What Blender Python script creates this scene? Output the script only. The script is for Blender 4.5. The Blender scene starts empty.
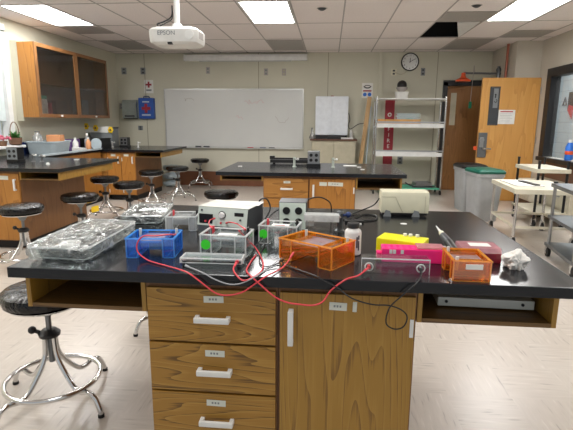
import bpy, bmesh, math, random
from mathutils import Vector, Matrix, noise
random.seed(7)
SC = bpy.context.scene
COL = SC.collection
PI = math.pi
FZ = 0.07           # floor level of the measured survey; everything is lowered by it at the end
ZT = 0.91           # bench tops
CEIL = 2.683

# ------------------------------------------------------------------ materials
def lin(h):
    h = h.lstrip('#')
    out = []
    for i in (0, 2, 4):
        c = int(h[i:i+2], 16) / 255
        out.append(c / 12.92 if c <= .04045 else ((c + .055) / 1.055) ** 2.4)
    return (*out, 1)
class NT:
    def __init__(s, name):
        s.m = bpy.data.materials.new(name); s.m.use_nodes = True
        s.t = s.m.node_tree; s.t.nodes.clear()
        s.out = s.t.nodes.new('ShaderNodeOutputMaterial')
    def n(s, typ, **kw):
        nd = s.t.nodes.new(typ)
        for k, v in kw.items():
            if k in nd.inputs.keys(): nd.inputs[k].default_value = v
            else: setattr(nd, k, v)
        return nd
    def l(s, a, b): s.t.links.new(a, b)
    def ramp(s, fac, stops):
        r = s.t.nodes.new('ShaderNodeValToRGB')
        e = r.color_ramp.elements
        while len(e) < len(stops): e.new(.5)
        for i, (p, c) in enumerate(stops):
            e[i].position = p; e[i].color = c if not isinstance(c, str) else lin(c)
        s.l(fac, r.inputs[0]); return r
    def math(s, op, a, b=None):
        m = s.t.nodes.new('ShaderNodeMath'); m.operation = op
        for i, v in enumerate((a, b)):
            if v is None: continue
            if isinstance(v, (int, float)): m.inputs[i].default_value = v
            else: s.l(v, m.inputs[i])
        return m.outputs[0]
    def coords(s, scale=(1, 1, 1), kind='Object'):
        tc = s.t.nodes.new('ShaderNodeTexCoord'); mp = s.t.nodes.new('ShaderNodeMapping')
        mp.inputs['Scale'].default_value = scale
        s.l(tc.outputs[kind], mp.inputs[0]); return mp.outputs[0]
def solid(name, col, rough=.5, metal=0., var=.06, nscale=12, bump=0., **kw):
    t = NT(name); p = t.n('ShaderNodeBsdfPrincipled', Roughness=rough, Metallic=metal)
    for k, v in kw.items(): p.inputs[k.replace('_', ' ')].default_value = v
    c = lin(col)
    nz = t.n('ShaderNodeTexNoise', Scale=nscale, Detail=4.); t.l(t.coords(), nz.inputs['Vector'])
    r = t.ramp(nz.outputs[0], [(.3, tuple(x * (1 - var) for x in c[:3]) + (1,)), (.7, tuple(min(1, x * (1 + var)) for x in c[:3]) + (1,))])
    t.l(r.outputs[0], p.inputs['Base Color'])
    if bump:
        b = t.n('ShaderNodeBump', Strength=bump, Distance=.01); t.l(nz.outputs[0], b.inputs['Height']); t.l(b.outputs[0], p.inputs['Normal'])
    t.l(p.outputs[0], t.out.inputs[0]); return t.m
def oak(name, axis, light, mid, dark, rough=.42, rings=7, stretch=.55):
    """flat-sawn oak: contour lines of stretched noise (cathedral grain) plus fine pores"""
    t = NT(name); p = t.n('ShaderNodeBsdfPrincipled', Roughness=rough)
    st = [5., 5., 5.]; st[axis] = stretch
    v = t.coords(tuple(st))
    n1 = t.n('ShaderNodeTexNoise', Scale=1., Detail=2., Roughness=.45); t.l(v, n1.inputs['Vector'])
    w = t.math('FRACT', t.math('MULTIPLY', n1.outputs[0], float(rings * 2)))
    fs = [170., 170., 170.]; fs[axis] = 5.
    n2 = t.n('ShaderNodeTexNoise', Scale=1., Detail=3.); t.l(t.coords(tuple(fs)), n2.inputs['Vector'])
    w2 = t.math('ADD', t.math('MULTIPLY', w, .6), t.math('MULTIPLY', n2.outputs[0], .6))
    r = t.ramp(w2, [(.12, light), (.5, mid), (.78, mid), (.92, dark)])
    t.l(r.outputs[0], p.inputs['Base Color'])
    b = t.n('ShaderNodeBump', Strength=.12, Distance=.002); t.l(n2.outputs[0], b.inputs['Height']); t.l(b.outputs[0], p.inputs['Normal'])
    t.l(p.outputs[0], t.out.inputs[0]); return t.m
def acrylic(name, tint, solidc, opac, rough=.04, gloss=.25, fres=.5):
    """thin coloured acrylic wall: tinted see-through, a little body colour, a sharp sheen"""
    t = NT(name)
    tr = t.n('ShaderNodeBsdfTransparent', Color=tint)
    d = t.n('ShaderNodeBsdfDiffuse', Color=solidc); tl = t.n('ShaderNodeBsdfTranslucent', Color=solidc)
    m0 = t.n('ShaderNodeMixShader'); m0.inputs[0].default_value = .5
    t.l(d.outputs[0], m0.inputs[1]); t.l(tl.outputs[0], m0.inputs[2])
    m1 = t.n('ShaderNodeMixShader')
    nz = t.n('ShaderNodeTexNoise', Scale=30., Detail=2.); t.l(t.coords(), nz.inputs['Vector'])
    mr = t.n('ShaderNodeMapRange'); mr.inputs['To Min'].default_value = opac * .6; mr.inputs['To Max'].default_value = opac * 1.4
    t.l(nz.outputs[0], mr.inputs[0]); t.l(mr.outputs[0], m1.inputs[0])
    t.l(tr.outputs[0], m1.inputs[1]); t.l(m0.outputs[0], m1.inputs[2])
    g = t.n('ShaderNodeBsdfGlossy', Roughness=rough, Color=(1, 1, 1, 1))
    lw = t.n('ShaderNodeLayerWeight', Blend=.35)
    fac = t.math('ADD', t.math('MULTIPLY', lw.outputs['Fresnel'], fres), gloss * .25)
    m2 = t.n('ShaderNodeMixShader'); t.l(fac, m2.inputs[0]); t.l(m1.outputs[0], m2.inputs[1]); t.l(g.outputs[0], m2.inputs[2])
    t.l(m2.outputs[0], t.out.inputs[0]); return t.m
def film(name, scale=26., opac=.2):
    """crumpled clear plastic wrap"""
    t = NT(name)
    vo = t.n('ShaderNodeTexVoronoi', Scale=scale, feature='F1'); nz = t.n('ShaderNodeTexNoise', Scale=scale * .8, Detail=4., Distortion=1.5)
    c = t.coords(); t.l(c, vo.inputs['Vector']); t.l(c, nz.inputs['Vector'])
    h = t.math('ADD', vo.outputs['Distance'], nz.outputs[0])
    b = t.n('ShaderNodeBump', Strength=1., Distance=.012); t.l(h, b.inputs['Height'])
    tr = t.n('ShaderNodeBsdfTransparent', Color=(.93, .95, .95, 1))
    d = t.n('ShaderNodeBsdfDiffuse', Color=(.8, .82, .82, 1))
    g = t.n('ShaderNodeBsdfGlossy', Roughness=.09, Color=(1, 1, 1, 1)); t.l(b.outputs[0], g.inputs['Normal']); t.l(b.outputs[0], d.inputs['Normal'])
    r = t.ramp(nz.outputs[0], [(.5, (0, 0, 0, 1)), (.68, (opac * 2.,) * 3 + (1,))])
    m1 = t.n('ShaderNodeMixShader'); t.l(r.outputs[0], m1.inputs[0]); t.l(tr.outputs[0], m1.inputs[1]); t.l(d.outputs[0], m1.inputs[2])
    lw = t.n('ShaderNodeLayerWeight', Blend=.4); t.l(b.outputs[0], lw.inputs['Normal'])
    m2 = t.n('ShaderNodeMixShader'); t.l(t.math('ADD', t.math('MULTIPLY', lw.outputs['Fresnel'], .6), .04), m2.inputs[0]); t.l(m1.outputs[0], m2.inputs[1]); t.l(g.outputs[0], m2.inputs[2])
    t.l(m2.outputs[0], t.out.inputs[0]); return t.m
def wrapped_black(name):
    t = NT(name); p = t.n('ShaderNodeBsdfPrincipled', Roughness=.1, **{'Base Color': lin('#08080a')})
    p.inputs['Specular IOR Level'].default_value = .42
    nz = t.n('ShaderNodeTexNoise', Scale=16., Detail=5., Distortion=2.); t.l(t.coords((1, 1, .6)), nz.inputs['Vector'])
    b = t.n('ShaderNodeBump', Strength=.6, Distance=.02); t.l(nz.outputs[0], b.inputs['Height']); t.l(b.outputs[0], p.inputs['Normal'])
    t.l(p.outputs[0], t.out.inputs[0]); return t.m
def emit(name, col, s):
    t = NT(name); e = t.n('ShaderNodeEmission', Color=col, Strength=s); t.l(e.outputs[0], t.out.inputs[0]); return t.m
def floor_mat():
    t = NT('vinyl_tile'); p = t.n('ShaderNodeBsdfPrincipled', Roughness=.3)
    c = t.coords()
    ck = t.n('ShaderNodeTexChecker', Scale=1 / .305); t.l(c, ck.inputs['Vector'])
    outs = []
    for sc in ((6, 60, 1), (60, 6, 1)):
        n = t.n('ShaderNodeTexNoise', Scale=1., Detail=2.); t.l(t.coords(sc), n.inputs['Vector']); outs.append(n.outputs[0])
    mx = t.n('ShaderNodeMix'); t.l(ck.outputs['Fac'], mx.inputs[0]); t.l(outs[0], mx.inputs[2]); t.l(outs[1], mx.inputs[3])
    r = t.ramp(mx.outputs[0], [(.25, '#9c938a'), (.36, '#bfb6ac'), (.62, '#c5bcb2'), (.78, '#d2cac1')])
    t.l(r.outputs[0], p.inputs['Base Color'])
    t.l(p.outputs[0], t.out.inputs[0]); return t.m
def block_mat():
    t = NT('painted_block'); p = t.n('ShaderNodeBsdfPrincipled', Roughness=.6)
    tc = t.n('ShaderNodeTexCoord'); sx = t.n('ShaderNodeSeparateXYZ'); cb = t.n('ShaderNodeCombineXYZ')
    t.l(tc.outputs['Object'], sx.inputs[0]); t.l(sx.outputs[1], cb.inputs[0]); t.l(sx.outputs[2], cb.inputs[1])
    b = t.n('ShaderNodeTexBrick', Scale=1., Color1=lin('#a9b2b6'), Color2=lin('#a5aeb3'), Mortar=lin('#939b9f'))
    b.inputs['Brick Width'].default_value = .4; b.inputs['Row Height'].default_value = .2; b.inputs['Mortar Size'].default_value = .006
    t.l(cb.outputs[0], b.inputs['Vector']); t.l(b.outputs[0], p.inputs['Base Color']); t.l(p.outputs[0], t.out.inputs[0]); return t.m

M = dict(
    oak_h=oak('oak_across', 0, '#b58d44', '#9c722c', '#65471a', rings=13),
    oak_v=oak('oak_upright', 2, '#ab843c', '#9d762f', '#7d5a26', rings=12, stretch=.28),
    oak_side=oak('oak_side_panel', 2, '#8a6038', '#7d5530', '#694424', rings=4),
    oak_warm=oak('oak_warm_upright', 2, '#b47d3c', '#a87232', '#8a5a26', rings=5),
    oak_warm_h=oak('oak_warm_across', 0, '#b58342', '#a67335', '#835726'),
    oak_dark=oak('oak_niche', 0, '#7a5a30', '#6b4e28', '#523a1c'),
    door_oak=oak('door_veneer', 2, '#d8a55f', '#cf9952', '#c38c48', rings=3, rough=.35),
    door_brown=oak('dark_door_veneer', 2, '#9a6e3e', '#8d6134', '#7a522a', rings=4),
    epoxy=solid('black_epoxy', '#15171b', .2, var=.15, nscale=5, Specular_IOR_Level=.42),
    black=solid('black_plastic', '#141416', .4), blackrub=solid('black_rubber', '#101011', .55),
    chrome=solid('chrome', '#d6d6d6', .13, 1., var=.03), steel=solid('brushed_steel', '#a9abad', .32, 1.),
    grey_steel=solid('grey_steel', '#7d8083', .4, .9), alu=solid('aluminium', '#b9bab8', .35, .8),
    white_metal=solid('white_enamel', '#dfe0de', .35), white=solid('white_plastic', '#d9d9d6', .4),
    paper=solid('paper', '#e3e3df', .8), label=solid('label_paper', '#cfd2c8', .7), ink=solid('ink_grey', '#5a5f64', .7), inkred=solid('ink_red', '#b5313a', .7),
    wall=solid('wall_paint', '#c9c7b6', .75, var=.025, nscale=2), wall_seam=solid('wall_seam', '#97937f', .8),
    wall_right=solid('wall_paint_light', '#c2bbae', .75, var=.03, nscale=2),
    ceil=solid('ceiling_tile', '#e9e1de', .9, var=.05, nscale=60, bump=.1), tbar=solid('ceiling_rail', '#a8a29e', .6),
    vent=solid('perforated_metal', '#9f9b96', .6, var=.2, nscale=150), void=solid('void_darkness', '#0c0f12', .9),
    floor=floor_mat(), block=block_mat(), redbase=solid('red_brown_base', '#6e4329', .6, var=.1),
    blackframe=solid('black_frame_paint', '#1b1b1d', .45), plank=oak('pale_plank', 2, '#cfae80', '#c39f70', '#a98558'), coolwhite=solid('cool_white', '#d9dfe6', .35), silver=solid('blueish_silver', '#bcc8ce', .22, .85), pale=solid('pale_marker', '#c8a9aa', .6), board=solid('whiteboard', '#cfd1cf', .22, var=.02, nscale=2),
    beige=solid('beige_cabinet', '#b3ad97', .5), brown=solid('brown_top', '#5d3d2c', .5), cream=solid('cream_plastic', '#d9d6bd', .45),
    creamcart=solid('cream_cart', '#d8d3c0', .4), psu=solid('off_white_case', '#cfcfc6', .4), psufront=solid('silver_panel', '#b9c2ba', .4),
    darkgrey=solid('dark_grey', '#3c3f43', .45), midgrey=solid('mid_grey', '#7d8285', .5), bin=solid('bin_grey', '#a6a9ab', .5),
    green=solid('bin_green', '#0f5b4a', .45), greentag=solid('green_tag', '#157a55', .5), sticker=solid('green_sticker', '#3ddc2e', .6),
    orange=solid('orange_paint', '#e2562a', .4), red=solid('red_paint', '#9c2231', .5), redcab=solid('red_cable', '#d8434c', .4), greycab=solid('grey_cable', '#9fa0a4', .4),
    blue=solid('blue_case', '#1f4fa3', .5), navy=solid('navy', '#1c3366', .5), pink=solid('pink_plastic', '#ff2a86', .35), yellow=solid('yellow_plastic', '#e8e312', .4),
    tealg=solid('teal_green', '#59b394', .5), copper=solid('copper_pipe', '#9a5a48', .4, .5), skin=solid('pale_orange', '#d69668', .5), purple=solid('purple', '#6a4c86', .5),
    leaf=solid('leaf_green', '#3f7d35', .6, var=.3), flower=solid('yellow_flower', '#e7c21a', .6), wicker=solid('wicker', '#7a5a44', .7), pinkfl=solid('pink_petal', '#c9647a', .6),
    tub=solid('pale_blue_tub', '#b5c3ca', .4), bluetop=solid('bright_blue', '#2a6fd0', .4),
    tissue=solid('tissue', '#e9e7e2', .9), wrapseat=wrapped_black('wrapped_seat'), film=film('plastic_wrap', 26., .34), filmfine=film('plastic_wrap_fine', 45., .3),
    clear=acrylic('clear_acrylic', (.93, .96, .96, 1), (.75, .78, .78, 1), .05, gloss=.4),
    clearw=acrylic('frosted_acrylic', (.88, .9, .9, 1), (.85, .86, .86, 1), .33, gloss=.35),
    oacr=acrylic('orange_acrylic', (1, .72, .30, 1), (1, .42, .03, 1), .15, gloss=.3),
    lilac_sheen=acrylic('lilac_tray_sheen', (.86, .82, .9, 1), (.72, .66, .74, 1), .45, gloss=.5), towerface=solid('pale_green_plate', '#d3dfd3', .4), oedge=acrylic('orange_edge_glow', (1, .6, .2, 1), (1, .48, .06, 1), .8, gloss=.4), bedge=acrylic('blue_edge_glow', (.3, .6, 1, 1), (.12, .5, 1, 1), .8, gloss=.4), cedge=acrylic('clear_edge', (.95, .97, .97, 1), (.93, .95, .95, 1), .8, gloss=.4), bacr=acrylic('blue_acrylic', (.48, .76, 1, 1), (.03, .34, 1, 1), .2, gloss=.3),  # orange and blue edge colours carry painted glow, lilac a painted sheen
    pacr=acrylic('pale_red_lid', (.95, .62, .66, 1), (.85, .5, .55, 1), .6), redacr=acrylic('deep_red_box', (.7, .06, .1, 1), (.5, .02, .06, 1), .75),
    glass=acrylic('dark_glass', (.72, .7, .68, 1), (.04, .04, .04, 1), .1, rough=.03, gloss=.12, fres=.2), pane=acrylic('window_pane', (.97, .98, .98, 1), (.6, .6, .6, 1), .02, gloss=.06, fres=.1), clearthin=acrylic('thin_clear_acrylic', (.95, .97, .97, 1), (.75, .78, .78, 1), .02, gloss=.1, fres=.2),
    light=emit('light_diffuser', (1, .985, .97, 1), 26.), blind=solid('blind', '#c9d3d3', .7), day=emit('daylight_screen', (.75, .9, 1, 1), 1.),
)

# ------------------------------------------------------------------ mesh helpers
class MB:
    def __init__(s): s.bm = bmesh.new()
    def box(s, x0, x1, y0, y1, z0, z1, bev=0.):
        mt = Matrix.Translation(((x0+x1)/2, (y0+y1)/2, (z0+z1)/2)) @ Matrix.Diagonal((abs(x1-x0), abs(y1-y0), abs(z1-z0), 1))
        r = bmesh.ops.create_cube(s.bm, size=1, matrix=mt)
        if bev:
            es = list({e for v in r['verts'] for e in v.link_edges})
            bmesh.ops.bevel(s.bm, geom=es, offset=bev, segments=2, profile=.7, affect='EDGES')
        return s
    def cyl(s, p0, p1, r0, r1=None, seg=20):
        p0, p1 = Vector(p0), Vector(p1); d = p1 - p0
        q = d.to_track_quat('Z', 'Y').to_matrix().to_4x4()
        bmesh.ops.create_cone(s.bm, cap_ends=True, segments=seg, radius1=r0, radius2=r0 if r1 is None else r1, depth=d.length, matrix=Matrix.Translation((p0+p1)/2) @ q)
        return s
    def sph(s, c, r, sc=(1, 1, 1), seg=16):
        bmesh.ops.create_uvsphere(s.bm, u_segments=seg, v_segments=seg//2+2, radius=r, matrix=Matrix.Translation(c) @ Matrix.Diagonal((*sc, 1))); return s
    def tube(s, pts, r, seg=10, closed=False, smooth=4):
        P = [Vector(p) for p in pts]
        if smooth and len(P) > 2:
            n = len(P); Q = []
            for i in range(n if closed else n - 1):
                a, b, c, d = (P[(i-1) % n], P[i], P[(i+1) % n], P[(i+2) % n]) if closed else (P[max(i-1, 0)], P[i], P[i+1], P[min(i+2, n-1)])
                for k in range(smooth):
                    t = k / smooth
                    Q.append(.5*((2*b)+(c-a)*t+(2*a-5*b+4*c-d)*t*t+(3*b-a-3*c+d)*t**3))
            if not closed: Q.append(P[-1])
            P = Q
        rings = []; up = None; n = len(P)
        for i in range(n):
            d = ((P[(i+1) % n]-P[i-1]) if closed else (P[min(i+1, n-1)]-P[max(i-1, 0)])).normalized()
            if up is None: up = d.orthogonal().normalized()
            up = (up - d*up.dot(d)).normalized(); w = d.cross(up)
            rings.append([s.bm.verts.new(P[i] + (up*math.cos(2*PI*k/seg) + w*math.sin(2*PI*k/seg))*r) for k in range(seg)])
        for i in range(n if closed else n-1):
            a, b = rings[i], rings[(i+1) % n]
            for k in range(seg): s.bm.faces.new((a[k], a[(k+1) % seg], b[(k+1) % seg], b[k]))
        if not closed: s.bm.faces.new(rings[0][::-1]); s.bm.faces.new(rings[-1])
        return s
    def lathe(s, prof, c=(0, 0, 0), seg=32, sx=1, sy=1):
        rings = []
        for r, z in prof:
            rings.append([s.bm.verts.new((c[0]+r*sx*math.cos(2*PI*k/seg), c[1]+r*sy*math.sin(2*PI*k/seg), c[2]+z)) for k in range(seg)])
        for a, b in zip(rings, rings[1:]):
            for k in range(seg): s.bm.faces.new((a[k], a[(k+1) % seg], b[(k+1) % seg], b[k]))
        s.bm.faces.new(rings[0][::-1]); s.bm.faces.new(rings[-1]); return s
    def loft(s, loops, cap0=True, cap1=True):
        R = [[s.bm.verts.new(p) for p in lp] for lp in loops]
        for a, b in zip(R, R[1:]):
            n = len(a)
            for k in range(n): s.bm.faces.new((a[k], a[(k+1) % n], b[(k+1) % n], b[k]))
        if cap0: s.bm.faces.new(R[0][::-1])
        if cap1: s.bm.faces.new(R[-1])
        return s
    def prism(s, poly, axis, a, b):
        """extrude a 2D outline along an axis: 0 -> (y,z), 1 -> (x,z), 2 -> (x,y)"""
        f = {0: lambda u, v, w: (w, u, v), 1: lambda u, v, w: (u, w, v), 2: lambda u, v, w: (u, v, w)}[axis]
        return s.loft([[f(u, v, a) for u, v in poly], [f(u, v, b) for u, v in poly]])
    def openbox(s, x0, x1, y0, y1, z0, z1, t=.003, bottom=True):
        s.box(x0, x0+t, y0, y1, z0, z1); s.box(x1-t, x1, y0, y1, z0, z1)
        s.box(x0+t, x1-t, y0, y0+t, z0, z1); s.box(x0+t, x1-t, y1-t, y1, z0, z1)
        if bottom: s.box(x0+t, x1-t, y0+t, y1-t, z0, z0+t)
        return s
    def rot(s, ang, c=(0, 0, 0), axis='Z'):
        bmesh.ops.rotate(s.bm, cent=c, matrix=Matrix.Rotation(ang, 3, axis), verts=s.bm.verts[:]); return s
    def move(s, v): bmesh.ops.translate(s.bm, vec=v, verts=s.bm.verts[:]); return s
    def crumple(s, amp, sc, seed=0):
        for v in s.bm.verts:
            n = noise.noise_vector(v.co*sc + Vector((seed, seed*2, 0)))
            v.co += n*amp
        return s
    def build(s, name, mat, parent=None, smooth=None, loc=None):
        bmesh.ops.recalc_face_normals(s.bm, faces=s.bm.faces[:])
        me = bpy.data.meshes.new(name); s.bm.to_mesh(me); s.bm.free()
        me.materials.append(mat)
        if smooth:
            for p in me.polygons: p.use_smooth = True
            try: me.set_sharp_from_angle(angle=smooth if smooth is not True else .7)
            except Exception: pass
        o = bpy.data.objects.new(name, me); COL.objects.link(o)
        if parent: o.parent = parent
        if loc: o.location = loc
        return o
def B(*a, **k): return MB().box(*a, **k)
def rrect(w, d, r, n=5, cx=0, cy=0):
    pts = []
    for i, (sx, sy) in enumerate(((1, 1), (-1, 1), (-1, -1), (1, -1))):
        for k in range(n+1):
            a = i*PI/2 + k/n*PI/2
            pts.append((cx + sx*(w/2-r) + r*math.cos(a), cy + sy*(d/2-r) + r*math.sin(a)))
    return pts
def thing(name, label, cat, loc=(0, 0, 0), rz=0, group=None):
    o = bpy.data.objects.new(name, None); COL.objects.link(o); o.empty_display_size = .05
    o.location = loc; o.rotation_euler = (0, 0, rz); o['label'] = label; o['category'] = cat
    if group: o['group'] = group
    return o
def tag(o, label, cat, group=None, kind=None):
    o['label'] = label; o['category'] = cat
    if group: o['group'] = group
    if kind: o['kind'] = kind
    return o
def struct(name, mb, mat, smooth=None):
    o = mb.build(name, mat, None, smooth); o['kind'] = 'structure'; return o
def copy_tree(o, parent=None):
    c = o.copy(); COL.objects.link(c); c.parent = parent
    for ch in list(o.children): copy_tree(ch, c)
    return c
def lettering(txt, size, mat, parent, loc, rot, depth=.0006, name='lettering', align='CENTER', sx=1):
    cu = bpy.data.curves.new(name, 'FONT'); cu.body = txt; cu.size = size; cu.align_x = align; cu.align_y = 'CENTER'; cu.extrude = depth
    ob = bpy.data.objects.new(name, cu); COL.objects.link(ob)
    me = bpy.data.meshes.new_from_object(ob); bpy.data.objects.remove(ob); bpy.data.curves.remove(cu)
    me.transform(Matrix.Translation(loc) @ Matrix.Rotation(rot[2], 4, 'Z') @ Matrix.Rotation(rot[0], 4, 'X') @ Matrix.Diagonal((sx, 1, 1, 1)))
    me.materials.append(mat)
    o = bpy.data.objects.new(name, me); COL.objects.link(o)
    if parent: o.parent = parent
    return o
UP = (PI/2, 0, 0)


# ------------------------------------------------------------------ the room
XL, XR, YB, YF = -4.3, 3.4, 9.4, -1.2
struct('floor', B(XL-.1, 4.7, YF, YB+.1, FZ-.1, FZ), M['floor'])
struct('wall_back', B(XL-.1, XR+.1, YB, YB+.1, FZ, CEIL+.3), M['wall'])
sm = MB()
for x in (-3.72, -1.42, -.06, 2.0): sm.box(x, x+.012, YB-.004, YB, FZ, CEIL)
struct('trim_1', sm, M['wall_seam'])
struct('trim_2', B(-3.15, -.4, YB-.05, YB, FZ, .36, .006), M['redbase'])           # red-brown low panel under the whiteboard
struct('baseboard_back', B(.56, 2.05, YB-.012, YB, FZ, FZ+.11), M['redbase'])
struct('trim_3', B(.91, .985, YB-.035, YB, FZ, CEIL, .004), M['wall'])              # wall raceway
# left wall with a window opening
WY0, WY1, WZ0, WZ1 = 4.7, 6.02, 1.04, 2.52
wl = MB()
wl.box(XL-.12, XL, YF, WY0, FZ, CEIL+.3); wl.box(XL-.12, XL, WY1, YB, FZ, CEIL+.3)
wl.box(XL, -4.2, 6.2, 8.24, 1.36, 2.42); wl.box(XL-.12, XL, WY0, WY1, FZ, WZ0); wl.box(XL-.12, XL, WY0, WY1, WZ1, CEIL+.3)
struct('wall_left', wl, M['wall'])
wf = struct('window_1', MB().box(XL-.08, XL+.03, WY0-.06, WY0+.02, WZ0, WZ1).box(XL-.08, XL+.03, WY1-.02, WY1+.07, WZ0, WZ1).box(XL-.08, XL+.03, WY0-.06, WY1+.07, WZ1-.02, WZ1+.08)
     .box(XL-.1, XL-.05, WY0, WY1, 1.42, 1.47).box(XL-.1, XL-.05, 5.3, 5.36, WZ0, WZ1), M['white_metal'])
sl = B(XL-.1, XL+.16, WY0-.08, WY1+.08, WZ0-.035, WZ0, .006).build('window_sill', M['white_metal'], wf)
pn = B(XL-.09, XL-.085, WY0, WY1, WZ0, WZ1).build('pane', M['pane'], wf)
bl = MB()
for k in range(13):
    y = WY0 + .02 + k*(WY1-WY0-.08)/12
    bl.loft([[(XL-.03+.012*math.sin(a), y+.05*a/1.2, z) for a in (-1.2, -.4, .4, 1.2)] + [(XL-.026+.012*math.sin(a), y+.05*a/1.2, z) for a in (1.2, .4, -.4, -1.2)] for z in (1.36, WZ1-.02)])
b = thing('window_blind', 'pale grey vertical blind hanging in the daylit window on the left', 'blind', (0, 0, 0))
bl.build('blind_vanes', M['blind'], b, True); B(XL-.06, XL+.005, WY0, WY1, WZ1-.05, WZ1-.018).build('head_rail', M['white_metal'], b)
# right side: pillar, wall with black framed window, corridor
struct('wall_pillar', B(3.0, XR+.1, 8.24, YB, FZ, CEIL+.3), M['wall_right'])
QY0, QY1, QZ0, QZ1 = 5.4, 7.86, .86, 2.12
wr = MB(); wr.box(XR, XR+.1, YF, QY0, FZ, CEIL+.3); wr.box(XR, XR+.1, QY1, 8.24, FZ, CEIL+.3)
wr.box(XR, XR+.1, QY0, QY1, FZ, QZ0); wr.box(XR, XR+.1, QY0, QY1, QZ1, CEIL+.3)
struct('wall_right', wr, M['wall_right'])
w2 = struct('window_2', MB().box(XR-.03, XR+.12, QY1-.1, QY1+.05, QZ0, QZ1-.04, .004).box(XR-.03, XR+.12, QY0, QY1+.05, QZ1-.04, QZ1+.09, .004).box(XR-.03, XR+.12, QY0, QY0+.1, QZ0, QZ1-.04, .004), M['blackframe'])
B(XR-.08, XR+.12, QY0, QY1+.02, QZ0-.06, QZ0, .004).build('window_sill', M['blackframe'], w2)
B(XR+.06, XR+.064, QY0+.1, QY1-.1, QZ0, QZ1-.04).build('pane', M['pane'], w2)
struct('trim_4', B(XR-.015, XR, QY0, QY1+.05, .55, QZ0-.06), M['brown'])
struct('wall_corridor', MB().box(4.6, 4.7, 4.5, YB+1.6, FZ, CEIL+.3).box(XR+.1, 4.6, YB+1.5, YB+1.6, FZ, CEIL+.3), M['block'])
# ceiling: lay-in tiles with one missing, rails, dark void above
cols = [XL, -3.9, -3.29, -2.685, -2.15, -1.615, -1.082, -.472, .1375, .747, 1.357, 1.966, 2.576, 3.185, XR]
rows = [YB, 9.109, 7.89, 6.671, 5.452, 4.232, 3.013, 1.794, .575, -.644, YF]
LIGHTC, LIGHTR = ((-3.9, -3.29), (-1.082, -.472), (1.966, 2.576)), ((5.452, 6.671), (3.013, 4.232), (.575, 1.794))
hole = (10, 3)
cm = MB(); tr = MB()
for i in range(len(cols)-1):
    for j in range(len(rows)-1):
        y1, y0 = rows[j], rows[j+1]
        if (cols[i], rows[j+1]) == (1.357, 6.671): continue
        if (cols[i], cols[i+1]) in LIGHTC and (y0, y1) in LIGHTR[:1]: continue
        cm.box(cols[i], cols[i+1], y0, y1, CEIL, CEIL+.012)
cm.box(XR, 4.7, YF, YB+1.6, CEIL, CEIL+.012)
struct('ceiling', cm, M['ceil'])
for x in cols: tr.box(x-.009, x+.009, YF, YB, CEIL-.003, CEIL+.001)
for y in rows: tr.box(XL, XR, y-.009, y+.009, CEIL-.003, CEIL+.001)
struct('trim_5', tr, M['tbar'])
struct('ceiling_void', MB().box(XL-.1, 4.7, YF, YB+1.6, CEIL+.5, CEIL+.52).box(1.3, 1.31, 6.6, 7.95, CEIL+.013, CEIL+.5).box(2.02, 2.03, 6.68, 7.95, CEIL+.013, CEIL+.5).box(1.31, 2.02, 7.93, 7.94, CEIL+.013, CEIL+.5).box(1.31, 2.02, 6.65, 6.66, CEIL+.013, CEIL+.5), M['void'])  # boxes coloured near-black to paint the darkness above the missing tile

def fixture(x0, x1, y0, y1, label):
    t = thing('ceiling_light', label, 'ceiling light', ((x0+x1)/2, (y0+y1)/2, CEIL), group='ceiling light panels')
    w, d = (x1-x0)/2-.012, (y1-y0)/2-.012
    f = MB(); f.box(-w, -w+.025, -d, d, -.004, .05); f.box(w-.025, w, -d, d, -.004, .05); f.box(-w+.025, w-.025, -d, -d+.025, -.004, .05); f.box(-w+.025, w-.025, d-.025, d, -.004, .05)
    f.box(-w, w, -d, d, .05, .055); f.build('frame', M['white_metal'], t)
    B(-w+.026, w-.026, -d+.026, d-.026, .004, .012).build('diffuser', M['light'], t)
fixture(-3.9, -3.29, 5.452, 6.671, 'lit ceiling panel above the wall cabinet by the window')
fixture(-1.082, -.472, 5.452, 6.671, 'lit ceiling panel in the middle, to the right of the projector')
fixture(1.966, 2.576, 5.452, 6.671, 'lit ceiling panel beside the hole left by the missing tile')
# the rows of fixtures further forward, above and behind the camera, as area lamps in the ceiling
for x0, x1 in LIGHTC:
    for y0, y1 in LIGHTR[1:]:
        la = bpy.data.lights.new('ceiling_lamp', 'AREA'); la.shape = 'RECTANGLE'; la.size = .55; la.size_y = 1.15; la.energy = 34; la.color = (1, .985, .96)
        lo = bpy.data.objects.new('ceiling_lamp', la); lo.location = ((x0+x1)/2, (y0+y1)/2, CEIL-.01); COL.objects.link(lo)
la = bpy.data.lights.new('corridor_fill', 'AREA'); la.shape = 'RECTANGLE'; la.size = .6; la.size_y = 1.8; la.energy = 75; la.color = (.95, .98, 1)  # unseen lamp added to brighten the corridor wall
lo = bpy.data.objects.new('corridor_fill', la); lo.location = (4.05, 8.3, CEIL-.01); COL.objects.link(lo)
def vent(x0, x1, y0, y1, label):
    v = thing('ceiling_vent', label, 'vent', ((x0+x1)/2, (y0+y1)/2, CEIL), group='perforated ceiling grilles')
    w, d = (x1-x0)/2-.012, (y1-y0)/2-.012
    B(-w, w, -d, d, -.006, -.0035).build('grille_plate', M['vent'], v)
    f = MB(); f.box(-w, -w+.02, -d, d, -.01, -.0062); f.box(w-.02, w, -d, d, -.01, -.0062); f.box(-w+.02, w-.02, -d, -d+.02, -.01, -.0062); f.box(-w+.02, w-.02, d-.02, d, -.01, -.0062)
    f.build('rim', M['tbar'], v)
vent(-3.9, -3.29, 6.69, 7.25, 'grey ceiling grille right behind the light over the wall cabinet')
vent(-3.9, -3.29, 7.9, 8.85, 'grey ceiling grille above the far end of the wall cabinet')
vent(-1.082, -.472, 7.95, 9.06, 'grey ceiling grille above the whiteboard screen casing')
vent(1.357, 1.966, 6.08, 6.66, 'pale grey ceiling grille in front of the missing tile')
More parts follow.
